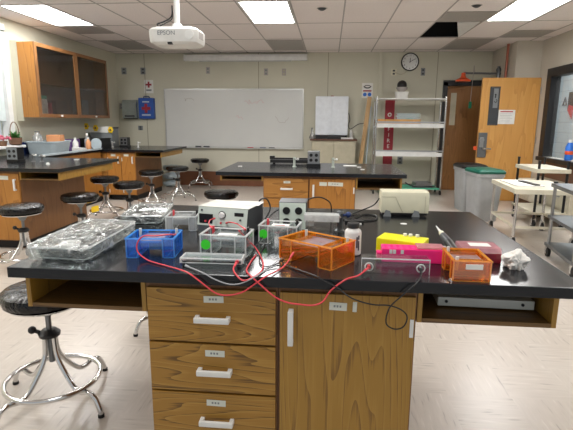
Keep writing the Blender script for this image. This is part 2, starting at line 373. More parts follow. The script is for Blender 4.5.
vent(2.576, 3.185, 7.29, 7.88, 'grey ceiling grille above the open oak door')
vent(1.966, 2.576, 7.95, 9.06, 'grey ceiling grille behind the missing tile, above the brown door')
for x, y, l in ((-.123, 5.83, 'small dark sprinkler head in the middle of the ceiling'), (1.62, 5.79, 'small dark sprinkler head beside the right ceiling light')):
    s = thing('sprinkler_head', l, 'sprinkler', (x, y, CEIL))
    MB().lathe([(.02, -.028), (.045, -.014), (.05, -.0035)]).build('cover', M['darkgrey'], s, True); MB().lathe([(.05, -.006), (.062, -.0035)]).build('collar', M['tbar'], s)
tp = MB().loft([[(1.66, 6.76, CEIL-.002), (1.95, 6.74, CEIL+.004), (1.955, 7.84, CEIL-.012)], [(1.66, 6.76, CEIL+.014), (1.95, 6.74, CEIL+.02), (1.955, 7.84, CEIL+.004)]])
tag(tp.build('ceiling_tile', M['white_metal']), 'displaced white ceiling tile tilting in the dark opening', 'ceiling tile')

# doors on the right
d1 = struct('door_1', MB().box(2.13, 2.21, YB-.06, YB, FZ, 2.13).box(2.13, 2.99, YB-.06, YB, 2.06, 2.16), M['blackframe'])
B(2.215, 2.985, YB-.045, YB-.005, FZ+.01, 2.055).build('door_leaf', M['door_brown'], d1)
g = B(2.28, 2.385, YB-.05, YB-.046, 1.33, 1.93).build('window_glass', M['beige'], d1)
d2 = struct('door_2', B(2.47, 3.385, 8.13, 8.175, FZ+.01, 2.1, .002), M['door_oak'])
fr = MB(); fr.box(2.6, 2.615, 8.118, 8.13, 1.34, 1.96); fr.box(2.745, 2.76, 8.118, 8.13, 1.34, 1.96); fr.box(2.615, 2.745, 8.118, 8.13, 1.945, 1.96); fr.box(2.615, 2.745, 8.118, 8.13, 1.34, 1.355)
gp = fr.build('glass_frame', M['darkgrey'], d2)
B(2.617, 2.743, 8.124, 8.129, 1.357, 1.943).build('narrow_glass', M['darkgrey'], gp)
sg = B(2.66, 2.735, 8.12, 8.1235, 1.62, 1.93).build('sign_reflection', M['midgrey'], gp); sg['label'] = 'pale reflection of a sign painted on the narrow door glass'  # reflection of a sign, built as a sheet on the glass
sy = MB(); sy.sph((2.69, 8.119, 1.83), .014, (1, .12, 1)); sy.box(2.682, 2.698, 8.118, 8.1195, 1.78, 1.815); sy.tube([(2.70, 8.119, 1.76), (2.72, 8.119, 1.735), (2.70, 8.119, 1.705), (2.675, 8.119, 1.73)], .005, 6); sy.build('reflected_symbol', M['black'], gp)
lk = B(2.475, 2.615, 8.112, 8.13, .81, 1.22, .004).build('lock_plate', M['grey_steel'], d2)
MB().cyl((2.53, 8.112, 1.1), (2.53, 8.085, 1.1), .035).box(2.50, 2.56, 8.098, 8.112, .98, 1.14, .004).build('lock_body', M['steel'], lk, True)
MB().cyl((2.55, 8.112, .96), (2.55, 8.05, .96), .018).cyl((2.55, 8.055, .96), (2.67, 8.05, .955), .014).build('lever_handle', M['chrome'], lk, True)
hg = MB()
for z in (1.9, 1.1, .3): hg.cyl((3.392, 8.12, z-.05), (3.392, 8.12, z+.05), .008)
hg.build('hinge', M['steel'], d2)
tag(MB().box(2.415, 2.468, 8.13, 8.15, .93, .99, .006).cyl((2.44, 8.128, .96), (2.44, 8.128, 1.0), .006).build('door_tag', M['orange']), 'small bright orange tag at the latch edge of the open door', 'tag')
nt = thing('door_notice', 'white notice with red heading taped on the open oak door', 'notice', (2.893, 8.1295, 1.475))
B(-.135, .135, -.002, 0, -.115, .115).build('sheet', M['paper'], nt); B(-.1, .1, -.003, -.0021, .078, .095).build('red_heading', M['inkred'], nt)
ln = MB()
for k in range(6): ln.box(-.1, .1-.03*random.random()*2, -.0028, -.0021, .05-k*.026, .053-k*.026)
ln.build('text_lines', M['midgrey'], nt)

# ------------------------------------------------------------------ lab benches
def pull_h(parent, x, y, z, w=.115, name='handle'):
    m = MB(); m.box(-w/2, w/2, -.032, -.02, -.009, .009, .004); m.box(-w/2, -w/2+.014, -.024, 0, -.008, .008, .002); m.box(w/2-.014, w/2, -.024, 0, -.008, .008, .002)
    o = m.build(name, M['white'], parent, True); o.location = (x, y, z); return o
def pull_v(parent, x, y, z, h=.115):
    m = MB(); m.box(-.009, .009, -.032, -.02, -h/2, h/2, .004); m.box(-.008, .008, -.024, 0, -h/2, -h/2+.014, .002); m.box(-.008, .008, -.024, 0, h/2-.014, h/2, .002)
    o = m.build('handle', M['white'], parent, True); o.location = (x, y, z); return o
def sticker(parent, x0, x1, z0, z1, y, text=True, rz=0):
    o = B(-(x1-x0)/2, (x1-x0)/2, -.0012, 0, -(z1-z0)/2, (z1-z0)/2).build('label_sticker', M['label'], parent); o.location = ((x0+x1)/2, y, (z0+z1)/2); o.rotation_euler = (0, rz, 0)
    return o
def writing(parent, w):
    m = MB(); 
    for k in range(3): m.box(-w/2+k*w/3, -w/2+k*w/3+w*.2, -.0016, -.0013, -.003, .004)
    return m.build('handwriting', M['midgrey'], parent)
T0, T1 = FZ, .874     # cabinet body heights
def worktop(x0, x1, y0, y1, label, group=None):
    t = thing('worktop', label, 'worktop', ((x0+x1)/2, (y0+y1)/2, .875))
    w, d = (x1-x0)/2, (y1-y0)/2
    B(-w, w, -d, d, 0, ZT-.875, .003).build('slab', M['epoxy'], t)
    return t
def niche(x0, x1, y0, y1, z0, label, side):
    """open shelf hung under the overhang of the worktop"""
    t = thing('shelf_niche', label, 'open shelf', ((x0+x1)/2, (y0+y1)/2, z0))
    w, d, h = (x1-x0)/2, (y1-y0)/2, T1-z0
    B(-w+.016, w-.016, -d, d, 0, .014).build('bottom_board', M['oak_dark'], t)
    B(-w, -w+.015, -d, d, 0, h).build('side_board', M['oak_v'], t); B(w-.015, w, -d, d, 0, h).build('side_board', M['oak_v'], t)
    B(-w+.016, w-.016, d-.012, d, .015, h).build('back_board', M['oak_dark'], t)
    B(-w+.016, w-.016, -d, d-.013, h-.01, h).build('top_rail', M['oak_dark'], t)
    return t
def carcass(t, w, d, h, mat):
    B(-w, w, -d+.016, d, .09, h).build('carcass', mat, t); B(-w+.01, w-.01, -d+.07, d-.02, 0, .089).build('toe_kick', M['blackrub'], t)
def drawer_unit(x0, x1, y0, y1, label, mats, fronts, stick=True):
    t = thing('drawer_cabinet', label, 'drawer cabinet', ((x0+x1)/2, (y0+y1)/2, FZ))
    w, d, h = (x1-x0)/2, (y1-y0)/2, T1-FZ
    carcass(t, w, d, h, mats[1])
    for k, (z0, z1) in enumerate(fronts):
        f = B(-w+.006, w-.006, -d, -d+.0155, z0-FZ, z1-FZ, .002).build('drawer', mats[0], t)
        zc = (z0+z1)/2-FZ; hh = z1-z0
        pull_h(f, .008+.003*k, -d, zc-.004)
        if stick:
            s = sticker(f, -.022, .043, zc+.32*hh-.011, zc+.32*hh+.011, -d, rz=.02*(k-1)); writing(s, .03)
    return t
def door_unit(x0, x1, y0, y1, label, mats, pull=1, stickers=(), n=1):
    t = thing('door_cabinet', label, 'cabinet', ((x0+x1)/2, (y0+y1)/2, FZ))
    w, d, h = (x1-x0)/2, (y1-y0)/2, T1-FZ
    carcass(t, w, d, h, mats[1])
    for k in range(n):
        a = -w+.006+k*(2*w)/n; b = -w-.006+(k+1)*(2*w)/n
        f = B(a, b, -d, -d+.0155, .1, h-.022, .002).build('door', mats[0], t)
        if pull: pull_v(f, a+.036 if pull > 0 else b-.036, -d, .672)
        hx = b-.009 if pull >= 0 else a+.009
        B(hx-.006, hx+.006, -d-.004, -d, .65, .71, .002).build('hinge', M['white_metal'], f); B(hx-.006, hx+.006, -d-.004, -d, .13, .19, .002).build('hinge', M['white_metal'], f)
        for q, (s0, s1, z0, z1, wr) in enumerate(stickers):
            if n == 1 or q == k:
                s = sticker(f, s0, s1, z0-FZ, z1-FZ, -d, rz=.03)
                if wr: writing(s, (s1-s0)*.5)
    return t
WV, WH, WS = M['oak_v'], M['oak_h'], M['oak_side']
# front bench
worktop(-1.035, .765, 1.361, 2.543, 'black worktop of the front bench covered with lab gear')
niche(-1.0, -.587, 1.398, 2.0, .762, 'empty open shelf under the left overhang of the front bench', -1)
niche(.287, .705, 1.398, 2.0, .766, 'open shelf holding a pale flat device under the front bench top', 1)
drawer_unit(-.585, -.151, 1.385, 2.48, 'oak cabinet with three drawers and white pulls in the front bench', (WH, WS), ((.669, .852), (.49, .661), (.3, .482), (.12, .292)))
door_unit(-.149, .285, 1.385, 2.48, 'oak cabinet with one large door in the front bench', (WV, WS), 1, ((.0-.055, .0, .8, .826, True), (.018, .031, .797, .83, False)))
# rear bench
dx = -.03
rw = (M['oak_warm_h'], M['oak_side']); rv = (M['oak_warm'], M['oak_side'])
worktop(-1.065, .715, 4.32, 5.42, 'black worktop of the second bench with outlet tower and gas taps')
niche(-1.03, -.617, 4.357, 4.9, .822, 'open shelf under the left overhang of the second bench', -1)
niche(.257, .68, 4.357, 4.9, .76, 'open shelf under the right overhang of the second bench', 1)
drawer_unit(-.615, -.181, 4.345, 5.35, 'oak drawer cabinet in the second bench behind the outlet tower', rw, ((.669, .852), (.49, .661), (.3, .482), (.12, .292)))
door_unit(-.179, .255, 4.345, 5.35, 'oak door cabinet in the second bench with two white label strips', rv, 1, ((-.12, -.05, .79, .825, False), (-.04, .1, .79, .825, True)))
# left bench (peninsula by the window)
worktop(-4.295, -2.61, 4.31, 5.62, 'black worktop of the left bench reaching out from the window')
niche(-3.06, -2.64, 4.352, 5.5, .79, 'open shelf under the overhanging end of the left bench', 1)
door_unit(-4.29, -3.062, 4.345, 5.58, 'oak cabinet body of the left bench with white label stickers', (M['oak_warm'], M['oak_side']), -1, ((-.45, -.25, .8, .84, False), (.38, .5, .79, .83, False)), 2)
# rear peninsula
worktop(-4.295, -2.66, 7.32, 8.6, 'black worktop of the rear left bench nearest the whiteboard')
niche(-3.14, -2.7, 7.36, 8.45, .79, 'open shelf under the overhanging end of the rear left bench', 1)
drawer_unit(-4.06, -3.622, 7.355, 8.56, 'oak drawer cabinet of the rear left bench', rw, ((.66, .852), (.12, .652)))
door_unit(-3.62, -3.142, 7.355, 8.56, 'oak double door cabinet of the rear left bench', rv, -1, ((-.17, -.09, .8, .84, False), (.05, .13, .8, .84, False)), 2)
# counter along the window wall
worktop(-4.295, -3.68, 5.625, 7.315, 'black counter top along the wall below the wall cabinet')
door_unit(-4.29, -3.7, 5.63, 7.31, 'oak base cabinet of the counter below the wall cabinet', (M['oak_warm'], M['oak_warm']), 0)
tag(B(-3.68, -3.66, 5.65, 7.3, .915, .94, .004).build('counter_edge_strip', M['tub']), 'pale metal edge strip along the wall counter', 'edge strip')

# ------------------------------------------------------------------ stools
def make_stool():
    t = thing('lab_stool', '', 'stool')
    h = .572     # seat top above the floor
    MB().lathe([(.02, h-.075), (.15, h-.072), (.178, h-.06), (.186, h-.035), (.178, h-.012), (.15, h-.001), (.02, h+.004)], seg=40).crumple(.004, 22).build('seat', M['wrapseat'], t, True)
    MB().lathe([(.13, h-.088), (.16, h-.082), (.165, h-.074), (.02, h-.0755)], seg=32).build('seat_pan', M['chrome'], t, True)
    MB().lathe([(.022, h-.14), (.03, h-.125), (.055, h-.0885), (.02, h-.088)], seg=20).build('seat_boss', M['midgrey'], t, True)
    MB().cyl((0, 0, .2), (0, 0, h-.138), .0125).build('stem', M['grey_steel'], t, True)
    hb = MB().lathe([(.02, .325), (.045, .33), (.048, .345), (.03, .362), (.0145, .364)], seg=24).build('hub', M['black'], t, True)
    MB().cyl((-.04, .0, .35), (-.062, .0, .362), .009).sph((-.07, 0, .366), .018).build('knob', M['black'], hb, True)
    for k in range(4):
        a = PI/4 + k*PI/2; c, s = math.cos(a), math.sin(a)
        f = lambda r, z: (r*c, r*s, z)
        lg = MB().tube([f(.027, .325), f(.032, .25), f(.06, .19), f(.13, .105), (.175*c, .175*s, .088), f(.225, .1), f(.265, .085), f(.29, .04), f(.297, .012)], .0115, 12).build('leg', M['chrome'], t, True)
        MB().cyl(f(.298, 0), f(.297, .014), .014).build('foot_cap', M['blackrub'], lg)
    MB().tube([(.205*math.cos(2*PI*k/24), .205*math.sin(2*PI*k/24), .118) for k in range(24)], .011, 10, closed=True, smooth=2).build('foot_ring', M['chrome'], t, True)
    return t
ST = make_stool()
spots = [(-1.27, 1.90, .5, 'black stool under the left overhang of the front bench, its chrome base fully showing'),
         (-.94, 2.78, -.07, 'stool behind the front bench, only a bent chrome foot showing'),
         (-2.70, 3.82, .3, 'black chrome stool standing at the front of the left bench shelf'),
         (-2.53, 4.5, .9, 'black stool with a yellow-green tag under its seat at the left bench end'),
         (-2.98, 5.95, .2, 'black chrome stool behind the left bench corner, before the rear drawers'),
         (-2.44, 5.48, .6, 'black stool just behind the plastic wrapped tray, before the rear bench doors'),
         (-2.68, 6.83, .4, 'black chrome stool in front of the overhanging end of the rear left bench'),
         (-2.49, 7.5, .75, 'black chrome stool standing beside the tip of the rear left bench'),
         (-2.56, 9.12, .15, 'farthest black stool, alone against the wall below the whiteboard corner'),
         (-1.15, 4.9, .5, 'black stool at the left overhang of the second bench, above the power supply')]
for k, (x, y, a, l) in enumerate(spots):
    s = ST if k == 0 else copy_tree(ST)
    s.location = (x, y, FZ); s.rotation_euler = (0, 0, a); s['label'] = l; s['group'] = 'black lab stools'
    if k == 3: B(-.05, .05, -.187, -.184, .395, .455).rot(.4).build('yellow_tag', M['flower'], s)['label'] = 'yellow-green tag hanging under the seat'
    if k == 0: s.rotation_euler = (0, 0, .42)

# ------------------------------------------------------------------ gear on the front bench
def wrapped_tray(name, label, corners, h, seed, bulge=.012):
    """rectangular tray inside crumpled clear wrap; corners: near-left, near-right, far-right, far-left at the rim"""
    c = sum((Vector((*p, 0)) for p in corners), Vector())/4
    t = thing(name, label, 'wrapped tray', (c.x, c.y, ZT))
    P = [Vector((*p, 0))-c for p in corners]
    def loop(f, z, n=9, jag=0.):
        out = []
        for i in range(4):
            a, b = P[i]*f, P[(i+1) % 4]*f
            for k in range(n):
                u = .06+.88*k/(n-1); q = a.lerp(b, u)
                out.append((q.x, q.y, z))
        return out
    tr = MB().loft([loop(.80, .004), loop(.93, h*.9), loop(1.0, h), loop(.985, h*.97), loop(.91, h*.86), loop(.78, .008)])
    tr.build('tray', M['clear'], t, True)
    MB().tube(loop(1.0, h), .0035, 6, closed=True, smooth=0).build('tray_rim', M['cedge'], t, True)
    MB().tube(loop(.8, .006), .003, 6, closed=True, smooth=0).build('tray_base_edge', M['cedge'], t, True)
    m = MB(); m.loft([loop(.86, .002), loop(.97, .012), loop(1.01, h*.55), loop(1.03, h*.97), loop(1.0, h+.005), loop(.8, h+.004), loop(.5, h+.004), loop(.2, h-.004)], cap0=False)
    bmesh.ops.subdivide_edges(m.bm, edges=m.bm.edges[:], cuts=2, use_grid_fill=True)
    m.crumple(.006, 30, seed).crumple(.0025, 100, seed+3)
    for v in m.bm.verts: v.co.z = max(v.co.z, .001)
    m.build('crumpled_wrap', M['film'], t, .3)
    return t, P
t, P = wrapped_tray('wrapped_tray', 'long clear tray bundled in crumpled plastic wrap at the front left corner', [(-1.005, 1.415), (-.785, 1.405), (-.795, 1.84), (-1.02, 1.87)], .055, 1)
for k, (x, w) in enumerate(((-.06, .018), (-.015, .022), (.035, .016), (.065, .012))):
    MB().box(x-w/2, x+w/2, -.17+.02*k, .17-.015*k, .012, .026, .003).rot(.05*(k-1.5)).build('glass_strip', M['clearw'], t)
B(-.075, -.01, -.13, -.05, .028, .040, .004).rot(.3).build('pale_insert', M['white'], t)['label'] = 'white insert in the tray'
B(-.02, .07, .06, .15, .028, .034, .002).rot(-.2).build('dark_insert', M['darkgrey'], t)['label'] = 'dark insert in the tray'
t, P = wrapped_tray('wrapped_tray', 'smaller clear wrapped tray with a black block inside, behind the blue box', [(-.93, 1.98), (-.745, 2.02), (-.80, 2.33), (-.99, 2.28)], .045, 9)
B(-.065, .03, -.05, .04, .012, .035, .004).rot(.2).build('black_block', M['black'], t)['label'] = 'black block inside the tray'
B(.0, .012, -.13, .03, .03, .04).rot(-.6).build('glass_strip', M['clearw'], t)

EDGE = {}
def gel_box(name, label, loc, rz, L, W, H, mat, jack=True, cat='gel box', stickers=(), tray=True, foot=.235):
    """electrophoresis box: two deep end chambers bridged by a raised platform, thin walls, banana jacks"""
    t = thing(name, label, cat, loc, rz); l, w = L/2, W/2; c = L*foot; th = .0035; zp = H*.7
    emat = {M['oacr']: M['oedge'], M['bacr']: M['bedge']}.get(mat, M['cedge'])
    for a, b in ((-l, -l+c), (l-c, l)):
        m = MB().openbox(a, b, -w, w, 0, H, th); ec = m.build('end_chamber', mat, t)
        m = MB()
        for x in (a, b):
            for y in (-w, w): m.box(x-.0022, x+.0022, y-.0022, y+.0022, .0022, H-.0002)
        for y in (-w, w): m.box(a+.0023, b-.0023, y-.002, y+.002, -.0, .0021)
        for x in (a, b): m.box(x-.002, x+.002, -w+.0023, w-.0023, -.0, .0021)
        m.build('corner_edge_glow', emat, ec)  # extra strips along the corners paint the glow of acrylic edges
    m = MB(); m.box(-l+c+.0002, l-c-.0002, -w, w, zp, zp+.006); m.box(-l+c+.0002, l-c-.0002, -w, -w+th, zp+.006, H*.93); m.box(-l+c+.0002, l-c-.0002, w-th, w, zp+.006, H*.93); m.box(-l+c+.0002, l-c-.0002, -w, -w+th, H*.46, zp); m.box(-l+c+.0002, l-c-.0002, w-th, w, H*.46, zp)
    m.build('bridge_platform', mat, t)
    m = MB(); r = .004
    for (x0, x1, y0, y1) in ((-l-r, l+r, -w-r, -w+th), (-l-r, l+r, w-th, w+r), (-l-r, -l+th, -w, w), (l-th, l+r, -w, w)): m.box(x0, x1, y0, y1, H, H+.004)
    m.build('rim', emat, t)
    if tray:
        m = MB().box(-l+c*.85, l-c*.85, -w+.012, w-.012, zp+.0065, zp+.01); m.box(-l+c*.85, l-c*.85, -w+.012, -w+.015, zp+.0101, H*.9); m.box(-l+c*.85, l-c*.85, w-.015, w-.012, zp+.0101, H*.9)
        m.build('gel_tray', M['lilac_sheen'] if emat is not M['cedge'] else M['clearw'], t)  # lilac colour paints the sheen reflected by the tray
    if jack:
        for sx, mt in ((-1, 'redcab'), (1, 'black')):
            MB().cyl((sx*(l-c*.4), w-.012, H*.5), (sx*(l-c*.4), w-.012, H+.012), .005).build('electrode_post', M[mt] if jack == 2 else M['white'], t, True)
        wr = MB()
        for sx in (-1, 1): wr.tube([(sx*(l-c*.55), -w+.006, .012), (sx*(l-c*.55), w-.006, .012)], .0012, 6)
        wr.build('electrode_wire', M['steel'], t)
    for sx, y0, y1, z0, z1, mt in stickers:
        xc = sx*(l-c*.5)
        MB().lathe([(.018, 0), (.018, .0006)], seg=20).rot(PI/2, axis='X').build('round_sticker', M[mt], t).location = (xc, -w-.0008, H*.55)
    return t
gel_box('gel_box', 'blue acrylic gel box in front of the wrapped trays', (-.618, 1.58, ZT), .10, .165, .13, .067, M['bacr'])
gel_box('gel_box', 'orange acrylic gel box in the middle, set at an angle', (-.034, 1.560, ZT), -.585, .215, .14, .072, M['oacr'])
og = gel_box('gel_box', 'orange acrylic gel box end-on at the right with a white label', (.438, 1.455, ZT), PI/2-.01, .14, .108, .062, M['oacr'])
B(-.003, 0, -.03, .02, -.008, .008).build('white_label', M['paper'], og).location = (-.0735, 0, .048)
gel_box('gel_box', 'clear gel box with a green sticker in front of the power supply', (-.36, 1.615, ZT), -.08, .165, .11, .075, M['clear'], 2, stickers=((-1, 0, 0, 0, 0, 'sticker'),))
gel_box('gel_box', 'clear gel box with a green sticker left of the orange box', (-.185, 1.80, ZT), -.12, .15, .10, .07, M['clear'], 2, stickers=((-1, 0, 0, 0, 0, 'sticker'),))
for o in list(SC.objects):
    if o.get('label', '').startswith('clear gel box'):
        B(-.035, .035, -.02, .02, 0, .001).build('gel_slab', M['paper'], o).location = (0, 0, .066)
        B(-.02, .02, -.002, .002, 0, .001).build('red_writing', M['inkred'], o).location = (0, -.012, .0675)
cb = gel_box('gel_box', 'clear acrylic gel box between the blue box and the power supply', (-.64, 1.985, ZT), .12, .13, .12, .06, M['clearw'], 2)
# shallow clear lid with a white frame standing in front of the clear box
t = thing('electrode_lid', 'clear flat lid with a pale frame lying before the clear gel box', 'lid', (-.379, 1.475, ZT), .02)
m = MB(); m.box(-.1, .1, -.03, .03, .018, .022); m.build('plate', M['clear'], t)
m = MB(); m.box(-.1, .1, -.034, -.0302, .0245, .028); m.box(-.1, .1, -.034, -.0302, .010, .0125); m.box(-.104, -.1002, -.034, .03, .010, .028); m.box(.1002, .104, -.034, .03, .010, .028); m.box(-.1, .1, .0302, .033, .010, .028); m.build('frame', M['cedge'], t)
for x in (-.092, .092): MB().cyl((x, -.025, 0), (x, -.025, .0178), .006).build('peg', M['darkgrey'], t, True)
MB().cyl((.088, -.0385, .02), (.088, -.03, .02), .006).build('red_socket', M['redcab'], t, True)
# upright clear lid with two ring sockets
t = thing('socket_lid', 'clear upright lid with two ring sockets at the bench edge', 'lid', (.218, 1.435, ZT))
B(-.105, .105, -.002, .002, 0, .05).build('front_plate', M['clearthin'], t); B(-.105, .105, .0022, .05, .046, .05).build('top_plate', M['clearthin'], t)
ed = MB(); ed.box(-.1055, .1055, -.0035, -.0022, .047, .0508); ed.box(-.1065, -.1052, -.003, .002, 0, .05); ed.box(.1052, .1065, -.003, .002, 0, .05); ed.build('edge_highlight', M['cedge'], t)  # pale strips paint the light caught along the clear edges
for x, mt in ((-.083, 'redcab'), (.078, 'grey_steel')):
    r = MB().tube([(x+.0125*math.cos(k*PI/8), -.005, .022+.0125*math.sin(k*PI/8)) for k in range(16)], .0022, 8, closed=True, smooth=1).build('ring_socket', M['cedge'], t, True)
    MB().cyl((x, -.011, .022), (x, .006, .022), .0055).build('plug_pin', M[mt], r, True)

# power supply with sloped front
t = thing('power_supply', 'off-white power supply with knob, sockets and dark sides', 'power supply', (-.415, 1.95, ZT), -.22)
w, d, h = .114, .085, .116
MB().prism([(-d, .012), (-d-.012, .042), (-d+.006, h), (d, h), (d, .012)], 0, -w, w).build('case_body', M['darkgrey'], t)
MB().prism([(-d-.0135, .042), (-d+.0045, h-.001), (-d+.002, h+.0002), (-d-.016, .042)], 0, -w+.002, w-.002).build('front_panel', M['psufront'], t)
MB().prism([(-d-.003, .008), (-d-.016, .0415), (-d-.012, .0415), (-d+.001, .012)], 0, -w+.002, w-.002).build('lower_lip', M['midgrey'], t)
B(-w-.001, w+.001, -d+.004, d, h, h+.004, .002).build('top_cover', M['psu'], t)
def on_front(z): return -d-.0162+(z-.042)/(h-.042)*.018
so = B(-.103, -.042, on_front(.06)-.003, on_front(.06)+.004, .05, .09, .001).build('socket_block', M['black'], t)
for i, x in enumerate((-.09, -.073, -.056)):
    for z in (.06, .079): MB().cyl((x, on_front(z)-.006, z), (x, on_front(z), z), .0045).build('banana_socket', M['redcab' if i == 1 else 'black'], so, True)
kb = MB().cyl((0, on_front(.088), .088), (0, on_front(.088)-.012, .088), .014, .012).cyl((0, on_front(.088)-.0125, .088), (0, on_front(.088)-.013, .088), .01).build('control_knob', M['white_metal'], t, True)
MB().cyl((0, on_front(.088)-.001, .088), (0, on_front(.088)-.003, .088), .017).build('knob_collar', M['darkgrey'], kb, True)
B(.055, .095, on_front(.094)-.002, on_front(.094)+.002, .086, .101).build('display_window', M['black'], t)
for x, z in ((-.095, .104), (-.003, .056), (.083, .073)): MB().cyl((x, on_front(z), z), (x, on_front(z)-.005, z), .004).build('push_button', M['redcab' if x == -.003 else 'darkgrey'], t, True)
lt = MB(); lt.box(.03, .045, on_front(.06)-.0006, on_front(.06), .059, .061); lt.box(.06, .075, on_front(.06)-.0006, on_front(.06), .059, .061); lt.build('panel_marking', M['darkgrey'], t)
for x in (-w+.02, w-.02):
    for y in (-d+.02, d-.02): MB().cyl((x, y, 0), (x, y, .0118), .01).build('foot', M['blackrub'], t)
tag(B(-.07, .075, -.05, .045, 0, .0012).rot(-.1).build('paper_sheet', M['paper'], None, None, (-.36, 1.975, ZT+.1205)), 'white paper sheet lying on top of the power supply', 'paper')

# outlet towers
def outlet_tower(label, loc, w, h, d, face, body, base=None, hz=0):
    t = thing('outlet_tower', label, 'power outlet', loc)
    B(-w/2, w/2, -d/2+.003, d/2, hz, h, .003).build('housing', M[body], t)
    f = B(-w/2+.003, w/2-.003, -d/2, -d/2+.0028, hz+.003, h-.003, .001).build('face_plate', M[face], t)
    if hz: B(-w/2-.01, w/2+.01, -d/2, d/2, 0, hz-.0005, .003).build('base_block', M[base], t)
    for x in (-w*.22, w*.22):
        for z in (hz+(h-hz)*.3, hz+(h-hz)*.7):
            o = MB().cyl((x, -d/2-.0025, z), (x, -d/2+.001, z), w*.135, seg=24).build('outlet', M['black'], f, True)
    return t
outlet_tower('silver outlet tower with four black sockets on the front bench', (-.153, 2.06, ZT), .122, .124, .12, 'towerface', 'darkgrey')
outlet_tower('grey outlet tower in the middle of the second bench', (-.158, 4.95, ZT), .125, .165, .12, 'steel', 'midgrey', 'black', .035)
outlet_tower('outlet tower standing on the left bench by the window', (-3.50, 4.95, ZT), .125, .165, .12, 'midgrey', 'black', 'black', .03)
outlet_tower('outlet tower at the back of the rear left bench', (-3.63, 8.1, ZT), .14, .17, .12, 'steel', 'black', 'black', .03)
def gas_turret(label, loc, col, h=.11, knob=None):
    t = thing('gas_tap', label, 'gas tap', loc)
    MB().lathe([(.022, 0), (.022, .006), (.013, .01), (.013, h*.85), (.016, h*.9), (.014, h), (.004, h+.002)], seg=20).build('column', M[col], t, True)
    MB().cyl((.0, -.0, h*.8), (.0, -.045, h*.8), .006, .004).build('nozzle', M['chrome'], t, True)
    k = MB().cyl((.012, 0, h*.8), (.03, 0, h*.82), .006)
    k.sph((.036, 0, h*.84), .013).build('valve_knob', M[knob or 'white'], t, True)
    return t
gas_turret('grey gas tap with a dark blue knob behind the white bottle', (.055, 2.0, ZT), 'grey_steel', .09, 'navy')
gas_turret('pale gas tap on the second bench, left of its outlet tower', (-.36, 4.9, ZT), 'psufront', .10)
gas_turret('pale gas tap on the second bench, right of its outlet tower', (.045, 4.9, ZT), 'psufront', .10)
gas_turret('small metal gas tap nearest the outlet tower on the left bench', (-3.33, 5.0, ZT), 'steel', .09)
gas_turret('small metal gas tap farther from the outlet tower on the left bench', (-3.24, 5.02, ZT), 'steel', .08)
gas_turret('pale gas tap beside the outlet tower on the rear left bench', (-3.82, 8.0, ZT), 'white', .1)
gas_turret('pale gas tap near the tip of the rear left bench', (-3.35, 8.0, ZT), 'white', .1)

# clear casting stand behind the orange box
t = thing('gel_comb_stand', 'clear and white comb stand right of the silver outlet tower', 'comb stand', (-.02, 1.95, ZT))
B(-.078, .07, -.015, .05, .074, .082).build('top_plate', M['cedge'], t); B(-.078, .07, -.019, -.0152, .055, .084).build('front_strip', M['cedge'], t)
for x0, x1 in ((-.072, -.05), (.045, .066)): B(x0, x1, -.01, .04, 0, .0735).build('side_leg', M['clear'], t)
cmz = MB()
for k in range(6): cmz.box(-.07+.006*k, -.066+.006*k, -.022, -.0192, .035, .06)
cmz.build('comb_teeth', M['clearw'], t)
# white bottle
t = thing('bottle', 'white plastic bottle with a black screw cap beside the orange box', 'bottle', (.094, 1.648, ZT))
MB().lathe([(.026, 0), (.03, .004), (.03, .08), (.028, .089), (.02, .096), (.018, .1)], seg=32).build('bottle_body', M['white'], t, True)
MB().lathe([(.021, .0985), (.0225, .1), (.0225, .114), (.02, .117)], seg=24).build('screw_cap', M['black'], t, True)
for z0, z1, a in ((.03, .07, .2), (.02, .055, .45), (.06, .075, .45)):
    m = MB(); m.box(-.003, .003, -.0306, -.0302, z0, z1); m.rot(a+.25); m.build('label_print', M['darkgrey'], t)
# pink and yellow tube racks
def rack(label, loc, rz, L, W, H, mat, lid=True, wedge=False):
    t = thing('tube_rack', label, 'tube rack', loc, rz); l, w = L/2, W/2
    m = MB(); m.box(-l, l, -w, w, 0, H, .004)
    m.build('rack_body', mat, t)
    if mat is not M['pink']: return t
    hm = MB()
    for i in range(10):
        for j in range(3): hm.cyl((-l+.015+i*(L-.03)/9, -w+.014+j*(W-.028)/2, H), (-l+.015+i*(L-.03)/9, -w+.014+j*(W-.028)/2, H+.0012), .0055, seg=12)
    hm.build('tube_holes', M['pink'] if mat is M['pink'] else mat, t)
    return t
pk = rack('bright pink tube rack behind the upright clear lid', (.298, 1.59, ZT), -.03, .215, .065, .048, M['pink'])
B(-.124, -.1085, -.02, .015, .008, .03, .003).build('end_tab', M['pink'], pk)
B(.01, .1, -.03, .03, .0495, .056, .002).build('translucent_lid', M['pacr'], pk)
for x in (-.078, -.066, -.04): B(x-.005, x+.005, -.0335, -.0326, .031, .045).build('white_sticker', M['paper'], pk)
yl = rack('bright yellow tube rack lying behind the pink rack', (.28, 1.705, ZT), -.42, .17, .1, .052, M['yellow'])
for x, y in ((.0, .03), (.02, .032), (.045, .035)): MB().cyl((x, y, .0535), (x, y, .062), .007).build('white_tube_cap', M['paper'], yl, True)
tag(MB().cyl((0, 0, .004), (.1, -.01, .004), .004).build('glass_rod', M['white'], None, True, (.37, 1.78, ZT)), 'thin pale rod lying right of the yellow rack', 'rod')
# red tip box
t = thing('pipette_tip_box', 'dark red tip box with a pale translucent lid behind the right orange box', 'tip box', (.53, 1.64, ZT), -.03)
B(-.066, .066, -.052, .052, 0, .034, .003).build('box_body', M['redacr'], t)
m = MB(); m.loft([[(x, y, .0345) for x, y in rrect(.136, .108, .008)], [(x, y, .05) for x, y in rrect(.13, .102, .008)]]); m.build('lid', M['pacr'], t, True)
B(-.03, .04, -.02, .025, .0502, .0508).build('lid_label', M['paper'], t)
